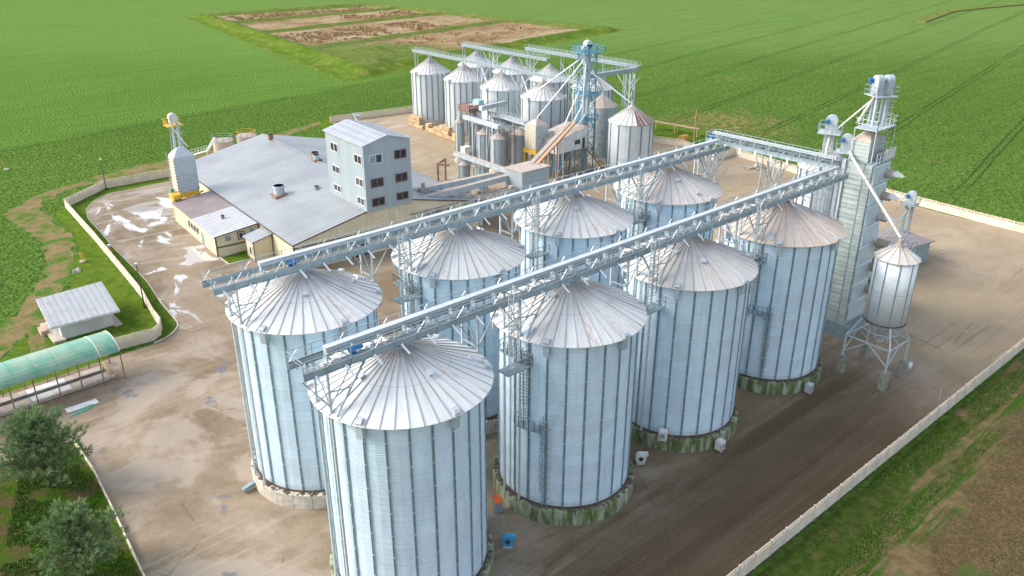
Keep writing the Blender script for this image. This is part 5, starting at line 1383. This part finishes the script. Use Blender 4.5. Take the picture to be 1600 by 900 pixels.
MB().hexa([(-.45, -.3, 1.3), (.45, -.3, 1.3), (.5, .35, 1.8), (-.45, .35, 1.8)], [(-.45, -.3, 1.4), (.45, -.3, 1.4), (.5, .35, 1.9), (-.45, .35, 1.9)]).build('orange_cover', ORG, t)
MB().box(-.4, .4, -.25, .3, 0, 1.3).build('box_body', GALD, t)
t = thing('discharge_duct', (-6.1, 20.4, .3), 'short grey duct sticking out of the leftmost back silo plinth', 'duct')
MB().bar((.4, .1, .3), (-1.5, -.2, .15), .45, .35).build('duct', GALD, t)
for (x, y, m_, l) in ((69.2, -13.0, simple('green_machine', (.04, .26, .20), .5), 'green and white motor unit by the right footing of the tank'), (70.4, -13.4, WHITE, 'white motor unit lying beside the green one')):
    t = thing('motor_unit', (x, y, .04), l, 'motor')
    MB().tube((-.5, 0, .4), (.4, 0, .4), .35, 12).build('motor', m_, t)
    MB().box(-.5, .5, -.35, .35, 0, .15).build('foot', GALL, t)
    MB().box(.4, .8, -.2, .2, .2, .7).build('gearbox', WHITE, t)

# ------------------------------------------------------------------ far process plant
def lattice_tower(x, y, z1, w, label, mat):
    t = thing('elevator_tower', (x, y, .04), label, 'tower')
    for dx, dy in ((-w, -w), (w, -w), (w, w), (-w, w)): MB().bar((dx, dy, 0), (dx, dy, z1), .2).build('corner_post', mat, t)
    z = 0; k = 0
    while z < z1-1:
        h = 2.6
        lv = MB()
        q = [(-w, -w), (w, -w), (w, w), (-w, w), (-w, -w)]
        for i, (a, b) in enumerate(zip(q, q[1:])):
            lv.bar((*a, z+h), (*b, z+h), .11)
            if (k+i) % 2: lv.bar((*a, z), (*b, z+h), .10)
            else: lv.bar((*b, z), (*a, z+h), .10)
        lv.build('lattice_brace', mat, t); z += h; k += 1
    for pz, pw in ((12.0, w+.5), (18.0, w+.9), (27.3, w+1.3)):
        pf = MB().box(-pw, pw, -pw, pw, pz-.12, pz).build('platform', mat, t)
        MB().rail([(-pw, -pw, pz), (pw, -pw, pz), (pw, pw, pz), (-pw, pw, pz), (-pw, -pw, pz)], 1.2, .08, 1.1).build('railing', mat, pf)
    for s_ in (-.75, 0, .75): MB().box(s_-.2, s_+.2, -.25, .25, 0, 27.4).build('elevator_leg', GAL, t)
    MB().tube((0, -.5, 28.8), (0, .5, 28.8), 1.0, 16).box(-.9, .9, -.5, .5, 27.3, 28.8).build('head_hood', GALL, t)
    MB().tube((-1.2, -.4, 28.0), (-1.2, .4, 28.0), .7, 14).build('head_hood', DUSTY, t)
    return t
lattice_tower(106.3, 81.8, 28.4, 1.5, 'tall blue lattice elevator tower in the far plant', BLUET)
spt = [('pipe from the blue tower down to the square bin on yellow legs', [(106, 81, 27.0), (94.3, 85.4, 13.4)]),
       ('pipe from the blue tower to the far silo beside it', [(106, 82, 26.6), (99, 90, 18.5)]),
       ('pipe from the blue tower down to the rust-roofed silo', [(107, 80.6, 22.5), (110, 71.3, 16.9)]),
       ('upper of the short pipes dropping behind the blue tower', [(107.2, 81, 24), (115.5, 84.6, 16.5)]),
       ('bent pipe running down the left face of the blue tower', [(104.6, 80.5, 25), (103.6, 80.2, 16), (101.5, 81.5, 11)]),
       ('second bent pipe beside the left face of the blue tower', [(105, 80, 21), (104.2, 79.6, 14), (103.0, 81.0, 11)]),
       ('steep pipe landing on the stilted white house roof', [(104.4, 82, 19), (99.5, 82.5, 10.2)])]
for l, pts in spt: spout('grain_spout', l, pts, .16, GALL, group='spouts from the blue tower')
def slim_conveyor(p, q, label, w=1.0, h=.9, mat=GAL, legs=(), rail=True, name='enclosed_conveyor', lid=GALL):
    a = Vector(p); b = Vector(q); t = thing(name, a, label, 'conveyor')
    d = b-a; L = d.length; dn = d.normalized()
    sd_ = dn.cross(Vector((0, 0, 1))).normalized()
    MB().bar((0, 0, 0), d, w, h).build('casing', mat, t)
    MB().bar(Vector((0, 0, h/2+.05)), d+Vector((0, 0, h/2+.05)), w+.08, .08).build('lid', lid, t)
    n = max(2, int(L/2.5))
    fl_ = premesh(MB().bar(-dn*.05, dn*.05, w+.14, h+.1), 'casing_flange', mat)
    for i in range(n+1): link('casing_flange', fl_, t, tuple(d*(i/n)))
    if rail:
        up = Vector((0, 0, h/2))
        for s_ in (-1, 1): MB().rail([tuple(sd_*s_*(w/2+.3)+up*.2), tuple(d+sd_*s_*(w/2+.3)+up*.2)], 1.1, .06, 1.6).build('railing', mat if mat is not GAL else TRUSS, t)
    for f in legs:
        c_ = d*f
        MB().bar(c_-sd_*w*.5, (c_.x-sd_.x*w*.7, c_.y-sd_.y*w*.7, -a.z), .16).bar(c_+sd_*w*.5, (c_.x+sd_.x*w*.7, c_.y+sd_.y*w*.7, -a.z), .16).bar(c_-sd_*w*.5, (c_.x+sd_.x*w*.7, c_.y+sd_.y*w*.7, -a.z+2), .08).build('leg', mat, t)
    return t
slim_conveyor((108, 153, 19.6), (108, 84, 19.6), 'conveyor bridge over the nearer row of far silos', .9, .6, TRUSS, lid=GAL, legs=(.02, .12, .345, .58, .8))
slim_conveyor((125.6, 152.5, 19.6), (125.6, 115, 19.6), 'conveyor bridge over the left half of the hindmost far row', .9, .6, TRUSS, lid=GAL, legs=(.02, .22, .62))
slim_conveyor((127.2, 125.5, 21.3), (128.6, 85.5, 21.0), 'raised conveyor bridge over the right half of the hindmost far row', .95, .65, TRUSS, lid=GAL, legs=(.03, .35, .72, .97))
slim_conveyor((108.5, 85.2, 20.8), (127.6, 85.6, 20.6), 'cross conveyor leaving the blue tower to the right', .9, .8, TRUSS, lid=GAL, legs=(.8,))
slim_conveyor((86.6, 102.3, 12.0), (85.8, 88.6, 12.0), 'short dusty conveyor over the slim bins nearest the hall', .9, .8, GAL, (.3, .7), False)
slim_conveyor((93.9, 101.5, 12.0), (92.8, 87.4, 12.0), 'short conveyor over the second line of slim bins', .9, .8, GAL, (.3, .7), True)
slim_conveyor((89.6, 99.8, 13.9), (97.4, 100.0, 14.1), 'short high conveyor beside the reddish elevator platform', 1.1, .9, GAL, (.9,), True)
slim_conveyor((73.8, 89.4, 8.0), (73.4, 71.2, 8.0), 'low pale conveyor ending at the grey box hopper', .9, .8, GAL, (.1, .5), False, lid=DUSTY)
slim_conveyor((47.0, 70.2, 7.0), (73.0, 70.9, 7.0), 'front one of two long galleries from the hall to the box hopper', 1.1, 1.0, GAL, (.15, .45, .75), False, lid=DUSTY)
slim_conveyor((53.0, 74.7, 7.2), (71.6, 73.4, 7.2), 'rear one of two long galleries from the hall', 1.0, .9, GAL, (.3, .7), False, lid=DUSTY)
OCHRE = simple('ochre_lid', (.52, .33, .20), .7)
t = slim_conveyor((77.5, 69.4, 8.8), (100.0, 80.9, 12.0), 'inclined dusty belt conveyor climbing to the stilted white house', .9, .5, DUSTY, (.4, .8), False, lid=DUSTY)
slim_conveyor((78.1, 68.3, 8.9), (100.6, 79.8, 12.2), 'orange-brown inclined pipe gallery right of the dusty belt', .7, .35, RUSTY, (.5,), False, lid=OCHRE)
# machinery jumble below the galleries
mt_ = thing('machinery_frame', (47.5, 67.2, .04), 'long low frame crowded with conveyor drives below the galleries', 'machinery')
rj = random.Random(9)
for k in range(9):
    x = k*3.0
    MB().bar((x, 0, 0), (x, 0, 5.8), .14).bar((x, 2.4, 0), (x, 2.4, 5.8), .14).bar((x, 0, 5.8), (x, 2.4, 5.8), .12).bar((x, 0, 2.5), (x+3, 0, 5.8), .09).build('frame_bay', TRUSS, mt_)
OLV = simple('olive_drum', (.24, .22, .10), .7, 0, (.16, .14, .07), 1.4)
for k in range(46):
    x = rj.uniform(0, 24.5); y = rj.uniform(-.2, 5); z = rj.uniform(2.2, 5.6); s_ = rj.uniform(.25, .75); m_ = rj.choice([OLV, GAL, GALD, OLV, DUSTY, SPOUT, RUSTY])
    if rj.random() < .5: MB().tube((x, y, z), (x+s_*rj.uniform(1, 3), y+rj.uniform(-.5, .5), z+rj.uniform(-.4, .4)), s_*.5, 9).build('drive_drum', m_, mt_)
    else: MB().box(x, x+s_*1.4, y, y+s_, z, z+s_).build('drive_box', m_, mt_)
for k in range(2): MB().bar((0, .5+k*1.3, 5.6), (25.0, .5+k*1.3, 5.6), .18, .3).build('rail_beam', DUSTY, mt_)
# box hopper
t = thing('box_hopper', (76.2, 68.6, .04), 'plain grey box building with a flat beige roof', 'hopper building')
MB().box(-3.6, 3.6, -2.5, 2.5, 0, 8.9).build('wall', PANELG, t)
clad(t, -3.6, -2.5, 3.6, -2.5, 7, 0, lambda s: 8.95, PANELG)
clad(t, -3.6, -2.5, -3.6, 2.5, 5, 0, lambda s: 8.95, PANELG, out=(-1, 0))
MB().box(-3.85, 3.85, -2.75, 2.75, 8.95, 9.12).build('roof', DUSTY, t)
# white house on stilts
t = thing('control_house', (99.9, 82.8, .04), 'white house on stilts with a dusty mono-pitch roof', 'house')
X0, X1, Y0, Y1 = -5.0, 4.8, -3.3, 3.3
MB().extr([(X0, Y0, 6.0), (X1, Y0, 6.0), (X1, Y0, 10.7), (X0, Y0, 9.0)], (0, Y1-Y0, 0)).build('wall', simple('house_white', (.62, .66, .68), .5, .1), t)
MB().hexa([(X0-.3, Y0-.2, 8.98), (X1+.2, Y0-.2, 10.76), (X1+.2, Y1+.3, 10.76), (X0-.3, Y1+.3, 8.98)], [(X0-.3, Y0-.2, 9.13), (X1+.2, Y0-.2, 10.91), (X1+.2, Y1+.3, 10.91), (X0-.3, Y1+.3, 9.13)]).build('roof', DUSTY, t)
w_ = MB().box(.6, 2.6, Y0-.08, Y0-.01, 7.2, 8.4).build('window', WHITE, t); MB().box(.75, 1.55, Y0-.12, Y0-.08, 7.3, 8.3).build('pane', GLASSD, w_); MB().box(1.65, 2.45, Y0-.12, Y0-.08, 7.3, 8.3).build('pane', GLASSD, w_)
MB().box(3.3, 4.1, Y0-.06, Y0-.01, 6.1, 8.5).build('door', DARK, t)
for x_ in (X0+.3, 0, X1-.3):
    for y_ in (Y0+.3, Y1-.3): MB().bar((x_, y_, 0), (x_, y_, 6), .25).build('stilt', GALD, t)
MB().bar((X0+.3, Y0+.3, .5), (0, Y0+.3, 5.8), .12).bar((X1-.3, Y0+.3, .5), (0, Y0+.3, 5.8), .12).build('cross_brace', GALD, t)
st = MB(); st.bar((4.0, Y0-.8, 5.9), (8.5, Y0-2.5, .2), .9, .12); st.rail([(4.0, Y0-1.3, 5.9), (8.5, Y0-3.0, .2)], 1.0, .07, 1); st.build('stair', RUSTY, t)
MB().cyl(-3.2, 0, .3, 9.0, 10.4, 10).cyl(-3.2, 0, .45, 10.2, 10.4, 10).build('flue', GAL, t)
MB().cyl(1.5, 0, .4, 2.6, 5.9, 14, 1.8).build('hopper_cone', GALD, t)
MB().cyl(-2.5, -1.0, 1.0, 1.0, 4.6, 16).build('drum', LBLUE, t)
# square dusty bin on yellow base
t = thing('square_bin', (94.2, 85.4, .04), 'square panelled bin with pinkish cap on yellow legs', 'bin')
MB().box(-1.9, 1.9, -1.9, 1.9, 6.6, 12.0).build('body', bpy.data.materials['bin_sheet'], t)
pn = premesh(MB().box(.03, .69, -.06, 0, .03, .72), 'wall_panel', simple('bin_panel', (.47, .53, .56), .45, .3))
for i in range(7):
    for k in range(5): link('wall_panel', pn, t, (-1.85+k*.74, -1.9, 6.7+i*.75)); 
pn2 = premesh(MB().box(-.06, 0, .03, .69, .03, .72), 'wall_panel', PUTTY)
for i in range(7):
    for k in range(5): link('wall_panel', pn2, t, (-1.9, -1.85+k*.74, 6.7+i*.75))
MB().cyl(0, 0, 2.75, 12.0, 13.2, 4, .5, PI/4).build('cap', DUSTY, t)
MB().box(-2.1, 2.1, -2.1, 2.1, 5.6, 6.55).build('yellow_base', YEL, t)
for dx, dy in ((-1.9, -1.9), (1.9, -1.9), (1.9, 1.9), (-1.9, 1.9)): MB().bar((dx, dy, 0), (dx, dy, 5.6), .3).build('leg', YEL, t)
for k in range(3): MB().box(-.9+k*1.0, -.4+k*1.0, -2.16, -2.1, 5.8, 6.3).build('inspection_port', DARK, t)
# paired elevator legs with reddish platform
t = thing('elevator_mast', (90.6, 104.2, .04), 'paired grey elevator legs topped by a reddish platform', 'elevator')
for dx, dy in ((-.4, -.5), (.5, -.5), (-.4, .6), (.5, .6)): MB().box(dx-.25, dx+.25, dy-.25, dy+.25, 0, 13.8).build('leg', GAL, t)
pf = MB().box(-2.6, 2.2, -2.2, 2.2, 12.6, 12.8).build('platform', RUSTY, t)
MB().rail([(-2.6, -2.2, 12.8), (2.2, -2.2, 12.8), (2.2, 2.2, 12.8), (-2.6, 2.2, 12.8), (-2.6, -2.2, 12.8)], 1.2, .10, .8, 2).build('railing', RUSTY, pf)
for k in range(7): MB().box(rj.uniform(-2.3, 1.2), rj.uniform(1.3, 2.0), rj.uniform(-2, .5), rj.uniform(.6, 1.8), 12.8, rj.uniform(13.3, 14.4)).build('drive_box', rj.choice([RUSTY, DUSTY, GALD]), t)
MB().box(.8, 2.4, -1.5, .8, 13.6, 15.0).build('head_box', simple('pale_blue_box', (.30, .48, .55), .5), t)
t = thing('brown_frame', (72.0, 93.5, .04), 'rusty brown portal frame at the left foot of the slim bins', 'frame')
MB().bar((0, 0, 0), (0, 0, 5), .35).bar((4.0, 2.6, 0), (4.0, 2.6, 5), .35).bar((0, 0, 5), (4.0, 2.6, 5), .4).bar((0, 0, 5), (1.6, -2.2, 5), .35).build('portal', RUSTY, t)
t = thing('white_cabinet', (85.0, 99.8, .04), 'white cabinet raised among the slim bins', 'cabinet')
MB().box(-1, 1, -.8, .8, 4.2, 5.6).build('cabinet_body', WHITE, t); MB().bar((-.8, 0, 0), (-.8, 0, 4.2), .15).bar((.8, 0, 0), (.8, 0, 4.2), .15).build('leg', GALD, t)
# clutter under the stilted house
t = thing('plant_floor', (101, 78, .04), 'jumble of frames and timber stacked on the ground under the stilted house', 'clutter')
for k in range(26):
    x = rj.uniform(-8, 7); y = rj.uniform(-3, 8); m_ = rj.choice([WOOD, RUSTY, GALD, DARK, SPOUT])
    if rj.random() < .6: MB().bar((x, y, .1+rj.random()*.5), (x+rj.uniform(-3, 3), y+rj.uniform(-2, 2), .1+rj.random()*.6), .2).build('timber', m_, t)
    else: MB().bar((x, y, 0), (x, y, rj.uniform(2, 6)), .16).build('prop', m_, t)

# ------------------------------------------------------------------ crates
def crate_mesh():
    mb = MB()
    for i in range(4):
        z = .12+i*.24
        for s_ in (-1, 1):
            mb.box(-.75, .75, s_*.60-.02, s_*.60+.02, z, z+.18)
            mb.box(s_*.75-.02, s_*.75+.02, -.6, .6, z, z+.18)
    mb.box(-.72, .72, -.57, .57, .08, .12)
    for a_ in (-1, 1):
        for b_ in (-1, 1): mb.box(a_*.68-.05, a_*.68+.05, b_*.53-.05, b_*.53+.05, 0, 1.06)
    mb.box(-.7, .7, -.55, .55, .9, .95)
    return premesh(mb, 'wooden_crate', WOOD)
CRM = crate_mesh()
cr = random.Random(4); cols_ = []
y = 146.5
while y > 122.0:
    cols_.append((101.9-(146.5-y)*.09+cr.uniform(-.15, .15), y)); y -= 1.55
pos_words = ['first', 'second', 'third', 'fourth', 'fifth', 'sixth', 'seventh', 'eighth', 'ninth', 'tenth', 'eleventh', 'twelfth', 'thirteenth', 'fourteenth', 'fifteenth', 'sixteenth']
for i, (x, y) in enumerate(cols_):
    if i == 5: continue
    nlev = cr.choice([2, 2, 3, 1]) if i not in (0,) else 2
    for lv in range(nlev):
        o = link('wooden_crate', CRM, None, (x+cr.uniform(-.08, .08), y, .04+lv*1.08), cr.uniform(-.12, .12)+PI/2); o.scale = (1, 1.1, 1)
        tag(o, '%s wooden crate in the %s stack from the left below the far silos' % (('bottom', 'middle' if nlev == 3 else 'top', 'top')[lv], pos_words[i]), 'crate', 'wooden crates stacked by the far silos')
# ------------------------------------------------------------------ far fence corner extras
t = thing('footbridge', (152.5, 83.0, 0), 'narrow plank roof on posts beyond the back fence', 'lean-to', rz=R(97))
for k in range(8): MB().box(k*1.8, k*1.8+1.75, -.8, .8, 2.2, 2.35).build('plank', simple('old_plank', (.36, .24, .15), .9) if k == 0 else bpy.data.materials['old_plank'], t)
for x_ in (.2, 7.2, 14.2): MB().bar((x_, -.7, 0), (x_, -.7, 2.2), .14).bar((x_, .7, 0), (x_, .7, 2.2), .14).build('post', WOOD, t)
t = thing('wooden_pole', (147.2, 80.6, 0), 'tall yellowish wooden pole by the back fence', 'pole')
MB().tube((0, 0, 0), (0, 0, 8.6), .16, 8, .11).build('pole', simple('pole_wood', (.52, .33, .12), .8), t)
MB().box(-.3, .3, -.1, .1, 5.4, 5.7).build('bracket', WOOD, t)
t = thing('orange_tank', (145.2, 82.6, 0), 'orange tank partly hidden behind the back conveyor', 'tank')
MB().tube((-1.4, 0, 1.0), (1.4, 0, 1.0), .9, 14).build('shell', simple('amber_paint', (.55, .27, .03), .6), t)
MB().box(-1.1, -.8, -.6, .6, 0, .5).box(.8, 1.1, -.6, .6, 0, .5).build('foot', DARK, t)
t = thing('scrap_heap', (138.6, 54.2, .04), 'heap of pale broken boards by the far fence', 'scrap heap')
for k in range(14):
    a = rj.uniform(0, PI); x, y = rj.uniform(-2.2, 2.2), rj.uniform(-2, 2)
    MB().bar((x, y, .15+rj.random()*.4), (x+1.8*math.cos(a), y+1.8*math.sin(a), .15+rj.random()*.6), .35, .08).build('board', rj.choice([WHITE, RUBBLE]), t)
t = thing('rooftop_tank', (91.0, 158.5, 0), 'small railed frame beside the back fence behind the tower', 'frame')
MB().cyl(0, 0, .7, 0, 2.4, 12).build('drum', GAL, t); MB().rail([(-1, -1, 1.8), (1, -1, 1.8), (1, 1, 1.8), (-1, 1, 1.8), (-1, -1, 1.8)], 1.1, .07, 1).build('railing', GALL, t)
t = thing('green_puddle_sheet', (-15.6, 47.9, .045), 'green tarpaulin scrap lying on the pale slab by the canopy', 'tarpaulin')
MB().prism([(-1.6, -.5), (.6, -.2), (1.8, .6), (1.2, .9), (-.4, .3)], 0, .05).build('tarpaulin', simple('tarp_green', (.05, .22, .15), .6), t)
t = thing('pale_slab', (-15.2, 49.2, .042), 'long pale concrete slab in front of the canopy posts', 'slab')
MB().box(-1.8, 1.8, -.6, .6, 0, .05).build('slab', WHITE, t)
cable = thing('side_post', (62.3, -20.6, .04), 'thin bare post standing just inside the front fence', 'post')
MB().bar((0, 0, 0), (0, 0, 3.4), .09).build('post', GALD, cable)

# ------------------------------------------------------------------ pines
def pine(x, y, h, rad, label, seed, n=520):
    rr = random.Random(seed)
    t = thing('pine_tree', (x, y, .05), label, 'tree', 'young pines on the corner lawn')
    tk = MB(); tk.tube((0, 0, -.1), (.08, .05, h*.45), .19, 9, .13, False).tube((.08, .05, h*.45), (0, 0, h*.93), .13, 8, .04, False)
    tk.build('trunk', BARK, t)
    br = MB(); nd = MB()
    def tuft(c, d, s):
        # spray of needles: thin blades radiating about direction d
        d = d.normalized(); k = rr.randint(13, 18)
        a = d.orthogonal().normalized(); b = d.cross(a)
        for i in range(k):
            th = rr.uniform(0, 2*PI); sp = rr.uniform(.25, .95)
            q = (d+(a*math.cos(th)+b*math.sin(th))*sp).normalized()*s*rr.uniform(.7, 1.2)
            w = q.cross(Vector((rr.uniform(-1, 1), rr.uniform(-1, 1), rr.uniform(-1, 1)))).normalized()*s*.085
            o_ = c+d*rr.uniform(-.25, .25)*s
            nd.add([o_-w*.6, o_+w*.6, o_+q+w*.3, o_+q-w*.3], [(0, 1, 2, 3)])
    nb = int(n/9)
    for i in range(nb):
        f = (i+.5)/nb; z0 = h*(.20+.72*f); az = i*2.399+rr.uniform(-.3, .3)
        prof = math.sin(PI*min(1, (.20+.72*f)**.85))**.62
        L = rad*max(.22, (1-f*.62))*rr.uniform(.50, 1.18)*(0.78+.25*prof)
        if f < .15: L *= .85
        rise = .28+.75*f+rr.uniform(-.12, .12)
        d = Vector((math.cos(az), math.sin(az), rise*.55)).normalized()
        p0 = Vector((0, 0, z0)); p1 = p0+d*L*.55; p2 = p1+(d+Vector((0, 0, .22))).normalized()*L*.45
        br.tube(p0, p1, .055, 5, .035, False).tube(p1, p2, .035, 5, .015, False)
        m_ = int(7+L*3.2)
        for k in range(m_):
            g = .22+.80*(k/m_)
            c = p0.lerp(p1, min(1, g/.55)) if g < .55 else p1.lerp(p2, min(1.08, (g-.55)/.45))
            side = Vector((-d.y, d.x, 0))*rr.uniform(-1, 1)*L*.30*(1.1-g*.6)
            c2 = c+side+Vector((0, 0, rr.uniform(-.15, .35)))
            if side.length > .35: br.tube(c, c2, .018, 4, .01, False)
            tuft(c2, (d+side*.5+Vector((0, 0, .75))), rr.uniform(.30, .48))
            tuft(c2+Vector((rr.uniform(-.3, .3), rr.uniform(-.3, .3), rr.uniform(-.1, .35))), (d*.6+side+Vector((0, 0, .6))), rr.uniform(.28, .44))
    for k in range(10): tuft(Vector((rr.uniform(-.3, .3), rr.uniform(-.3, .3), h*rr.uniform(.85, 1.0))), Vector((0, 0, 1)), .45)
    br.build('branches', BARK, t, flip=False)
    o = nd.build('crown', NEEDLE, t, flip=False)
    return t
pine(-22.6, 34.6, 8.8, 5.6, 'larger blue-green pine at the left edge below the canopy', 1, 740)
pine(-23.6, 18.4, 7.4, 4.7, 'smaller bushy pine at the bottom left corner of the photo', 2, 620)

# ------------------------------------------------------------------ grass and crop tufts (real blades where the camera is nearest)
def tufts(name, label, mat, region, n, s0, s1, seed, z=.05, keep=None, blades=3):
    rr = random.Random(seed); mb = MB()
    for _ in range(n):
        u, v = rr.random(), rr.random()
        a, b, c_, d = [Vector(q) for q in region]
        q = a.lerp(b, u).lerp(d.lerp(c_, u), v)
        if keep and not keep(q.x, q.y): continue
        for k in range(blades):
            th = rr.uniform(0, 2*PI); s = rr.uniform(s0, s1); x = q.x+rr.uniform(-.2, .2); y = q.y+rr.uniform(-.2, .2)
            wx, wy = math.cos(th)*s*.35, math.sin(th)*s*.35; lx, ly = rr.uniform(-.6, .6)*s, rr.uniform(-.6, .6)*s
            mb.v += [(x-wx, y-wy, z), (x+wx, y+wy, z), (x+lx, y+ly, z+s)]
            m_ = len(mb.v); mb.f.append((m_-3, m_-2, m_-1))
    o = mb.build(name, mat, flip=False); o['kind'] = 'stuff'; o['label'] = label
from mathutils import noise as NZ
def nf(s, t, off=0): return lambda x, y: NZ.noise(Vector((x*s, y*s, off))) > t
tufts('verge_grass', 'green grass tufts along the outer foot of the front fence', BLADE, [(18, -22.0), (115, -22.2), (115, -24.5), (18, -30)], 11000, .08, .24, 1, .02, lambda x, y: NZ.noise(Vector((x*.07, y*.35, 0))) > -.05+(-22-y)*.035)
tufts('lawn_grass', 'grass tufts on the lawns beside the left fence', BLADE, [(-24, 40), (-19, 40), (-20.5, 10), (-34, 10)], 9000, .10, .24, 2, .05, nf(.25, -.25, 2))
tufts('soil_weeds', 'sparse weeds and clods in the bare field at the bottom right', leaf_mat('weed_leaves', (.10, .09, .03), (.16, .17, .05)), [(28, -36), (110, -30), (130, -60), (20, -70)], 20000, .08, .22, 7, .01, nf(.2, -.1, 8))

# struts of the intake elevator and pipework over the slim bins
t = thing('elevator_stays', (110.5, 6.8, 3.9), 'thin raking stays bracing the short intake elevator', 'stays')
for dx, dy in ((-4.5, -1.5), (-3.0, 2.0), (-5.0, 1.0)): MB().bar((0, 0, 4.6), (dx, dy, 0), .12).build('stay', GALD, t)
for n_, (x, y0, y1, l) in enumerate(((89.6, 88.5, 103.5, 'catwalk with pipes over the slim bins, hall side'), (95.9, 88.0, 103.0, 'catwalk with pipes over the slim bins, far side'))):
    t = thing('bin_catwalk', (x, y0, .04), l, 'catwalk')
    rr = random.Random(20+n_); L = y1-y0
    for k in range(6):
        y = L*k/5
        MB().bar((-.6, y, 0), (-.6, y, 11.4), .14).bar((.6, y, 0), (.6, y, 11.4), .14).bar((-.6, y, 11.4), (.6, y, 11.4), .12).bar((-.6, y, 8.6), (-.6, min(L, y+3), 11.2), .09).build('frame_bay', GALD if k % 2 else RUSTY, t)
    MB().box(-.6, .6, 0, L, 10.2, 10.28).build('deck', GRATE, t)
    MB().rail([(-.6, 0, 10.28), (-.6, L, 10.28)], 1.1, .07, 1.2).rail([(.6, 0, 10.28), (.6, L, 10.28)], 1.1, .07, 1.2).build('railing', TRUSS, t)
    for k in range(9):
        y = rr.uniform(0, L-1); z = rr.uniform(9.6, 11.6); x2 = rr.uniform(-2.4, 2.4)
        MB().tube((0, y, z), (x2, y+rr.uniform(-1, 1), z-rr.uniform(.3, 1.6)), rr.uniform(.09, .2), 8).build('pipe', rr.choice([SPOUT, GALL, RUSTY, DUSTY]), t)
    for k in range(7):
        y = rr.uniform(0, L-1); MB().box(-.5, rr.uniform(0, .6), y, y+rr.uniform(.4, 1.1), 10.3, rr.uniform(10.7, 11.6)).build('drive_box', rr.choice([GAL, DUSTY, GALD, RUSTY]), t)
for l, pts in (('leaning pipe between the third and fourth far silos', [(108.8, 107, 18.9), (108.0, 103.5, 14.8)]), ('leaning pipe between the second and third far silos', [(108.8, 122.8, 18.9), (108.0, 119.5, 14.8)]),
               ('leaning pipe from the raised conveyor to the hindmost silo by the tower', [(127.5, 104, 20.6), (127, 101, 17.6)]), ('crossing pipe right of the blue tower', [(108.5, 82.5, 20.5), (119, 88, 15.5)])):
    spout('grain_spout', l, pts, .16, GALL)
for k, (x, y) in enumerate(((108.8, 122.7), (108.8, 106.8), (126.5, 139), (126.5, 123), (127.6, 107), (128.5, 88))):
    words = ['between the second and third near silos', 'between the third and fourth near silos', 'between the two left hindmost silos', 'amid the middle hindmost silos', 'between the right hindmost silos', 'at the right end of the far plant']
    t = thing('far_trestle', (x, y, .04), 'slim lattice trestle ' + words[k], 'trestle')
    for dx in (-.8, .8):
        for dy in (-.8, .8): MB().bar((dx, dy, 0), (dx, dy, 19), .16).build('post', GAL, t)
    for j in range(6): MB().bar((-.8, -.8, 1+j*3), (-.8, .8, 4+j*3), .10).bar((-.8, -.8, 1+j*3), (.8, -.8, 4+j*3), .10).build('lattice_brace', GAL, t)
    MB().bar((-.8, -.8, 15.5), (-.8, -4.0, 19), .12).bar((-.8, .8, 15.5), (-.8, 4.0, 19), .12).build('diagonal_brace', GALL, t)
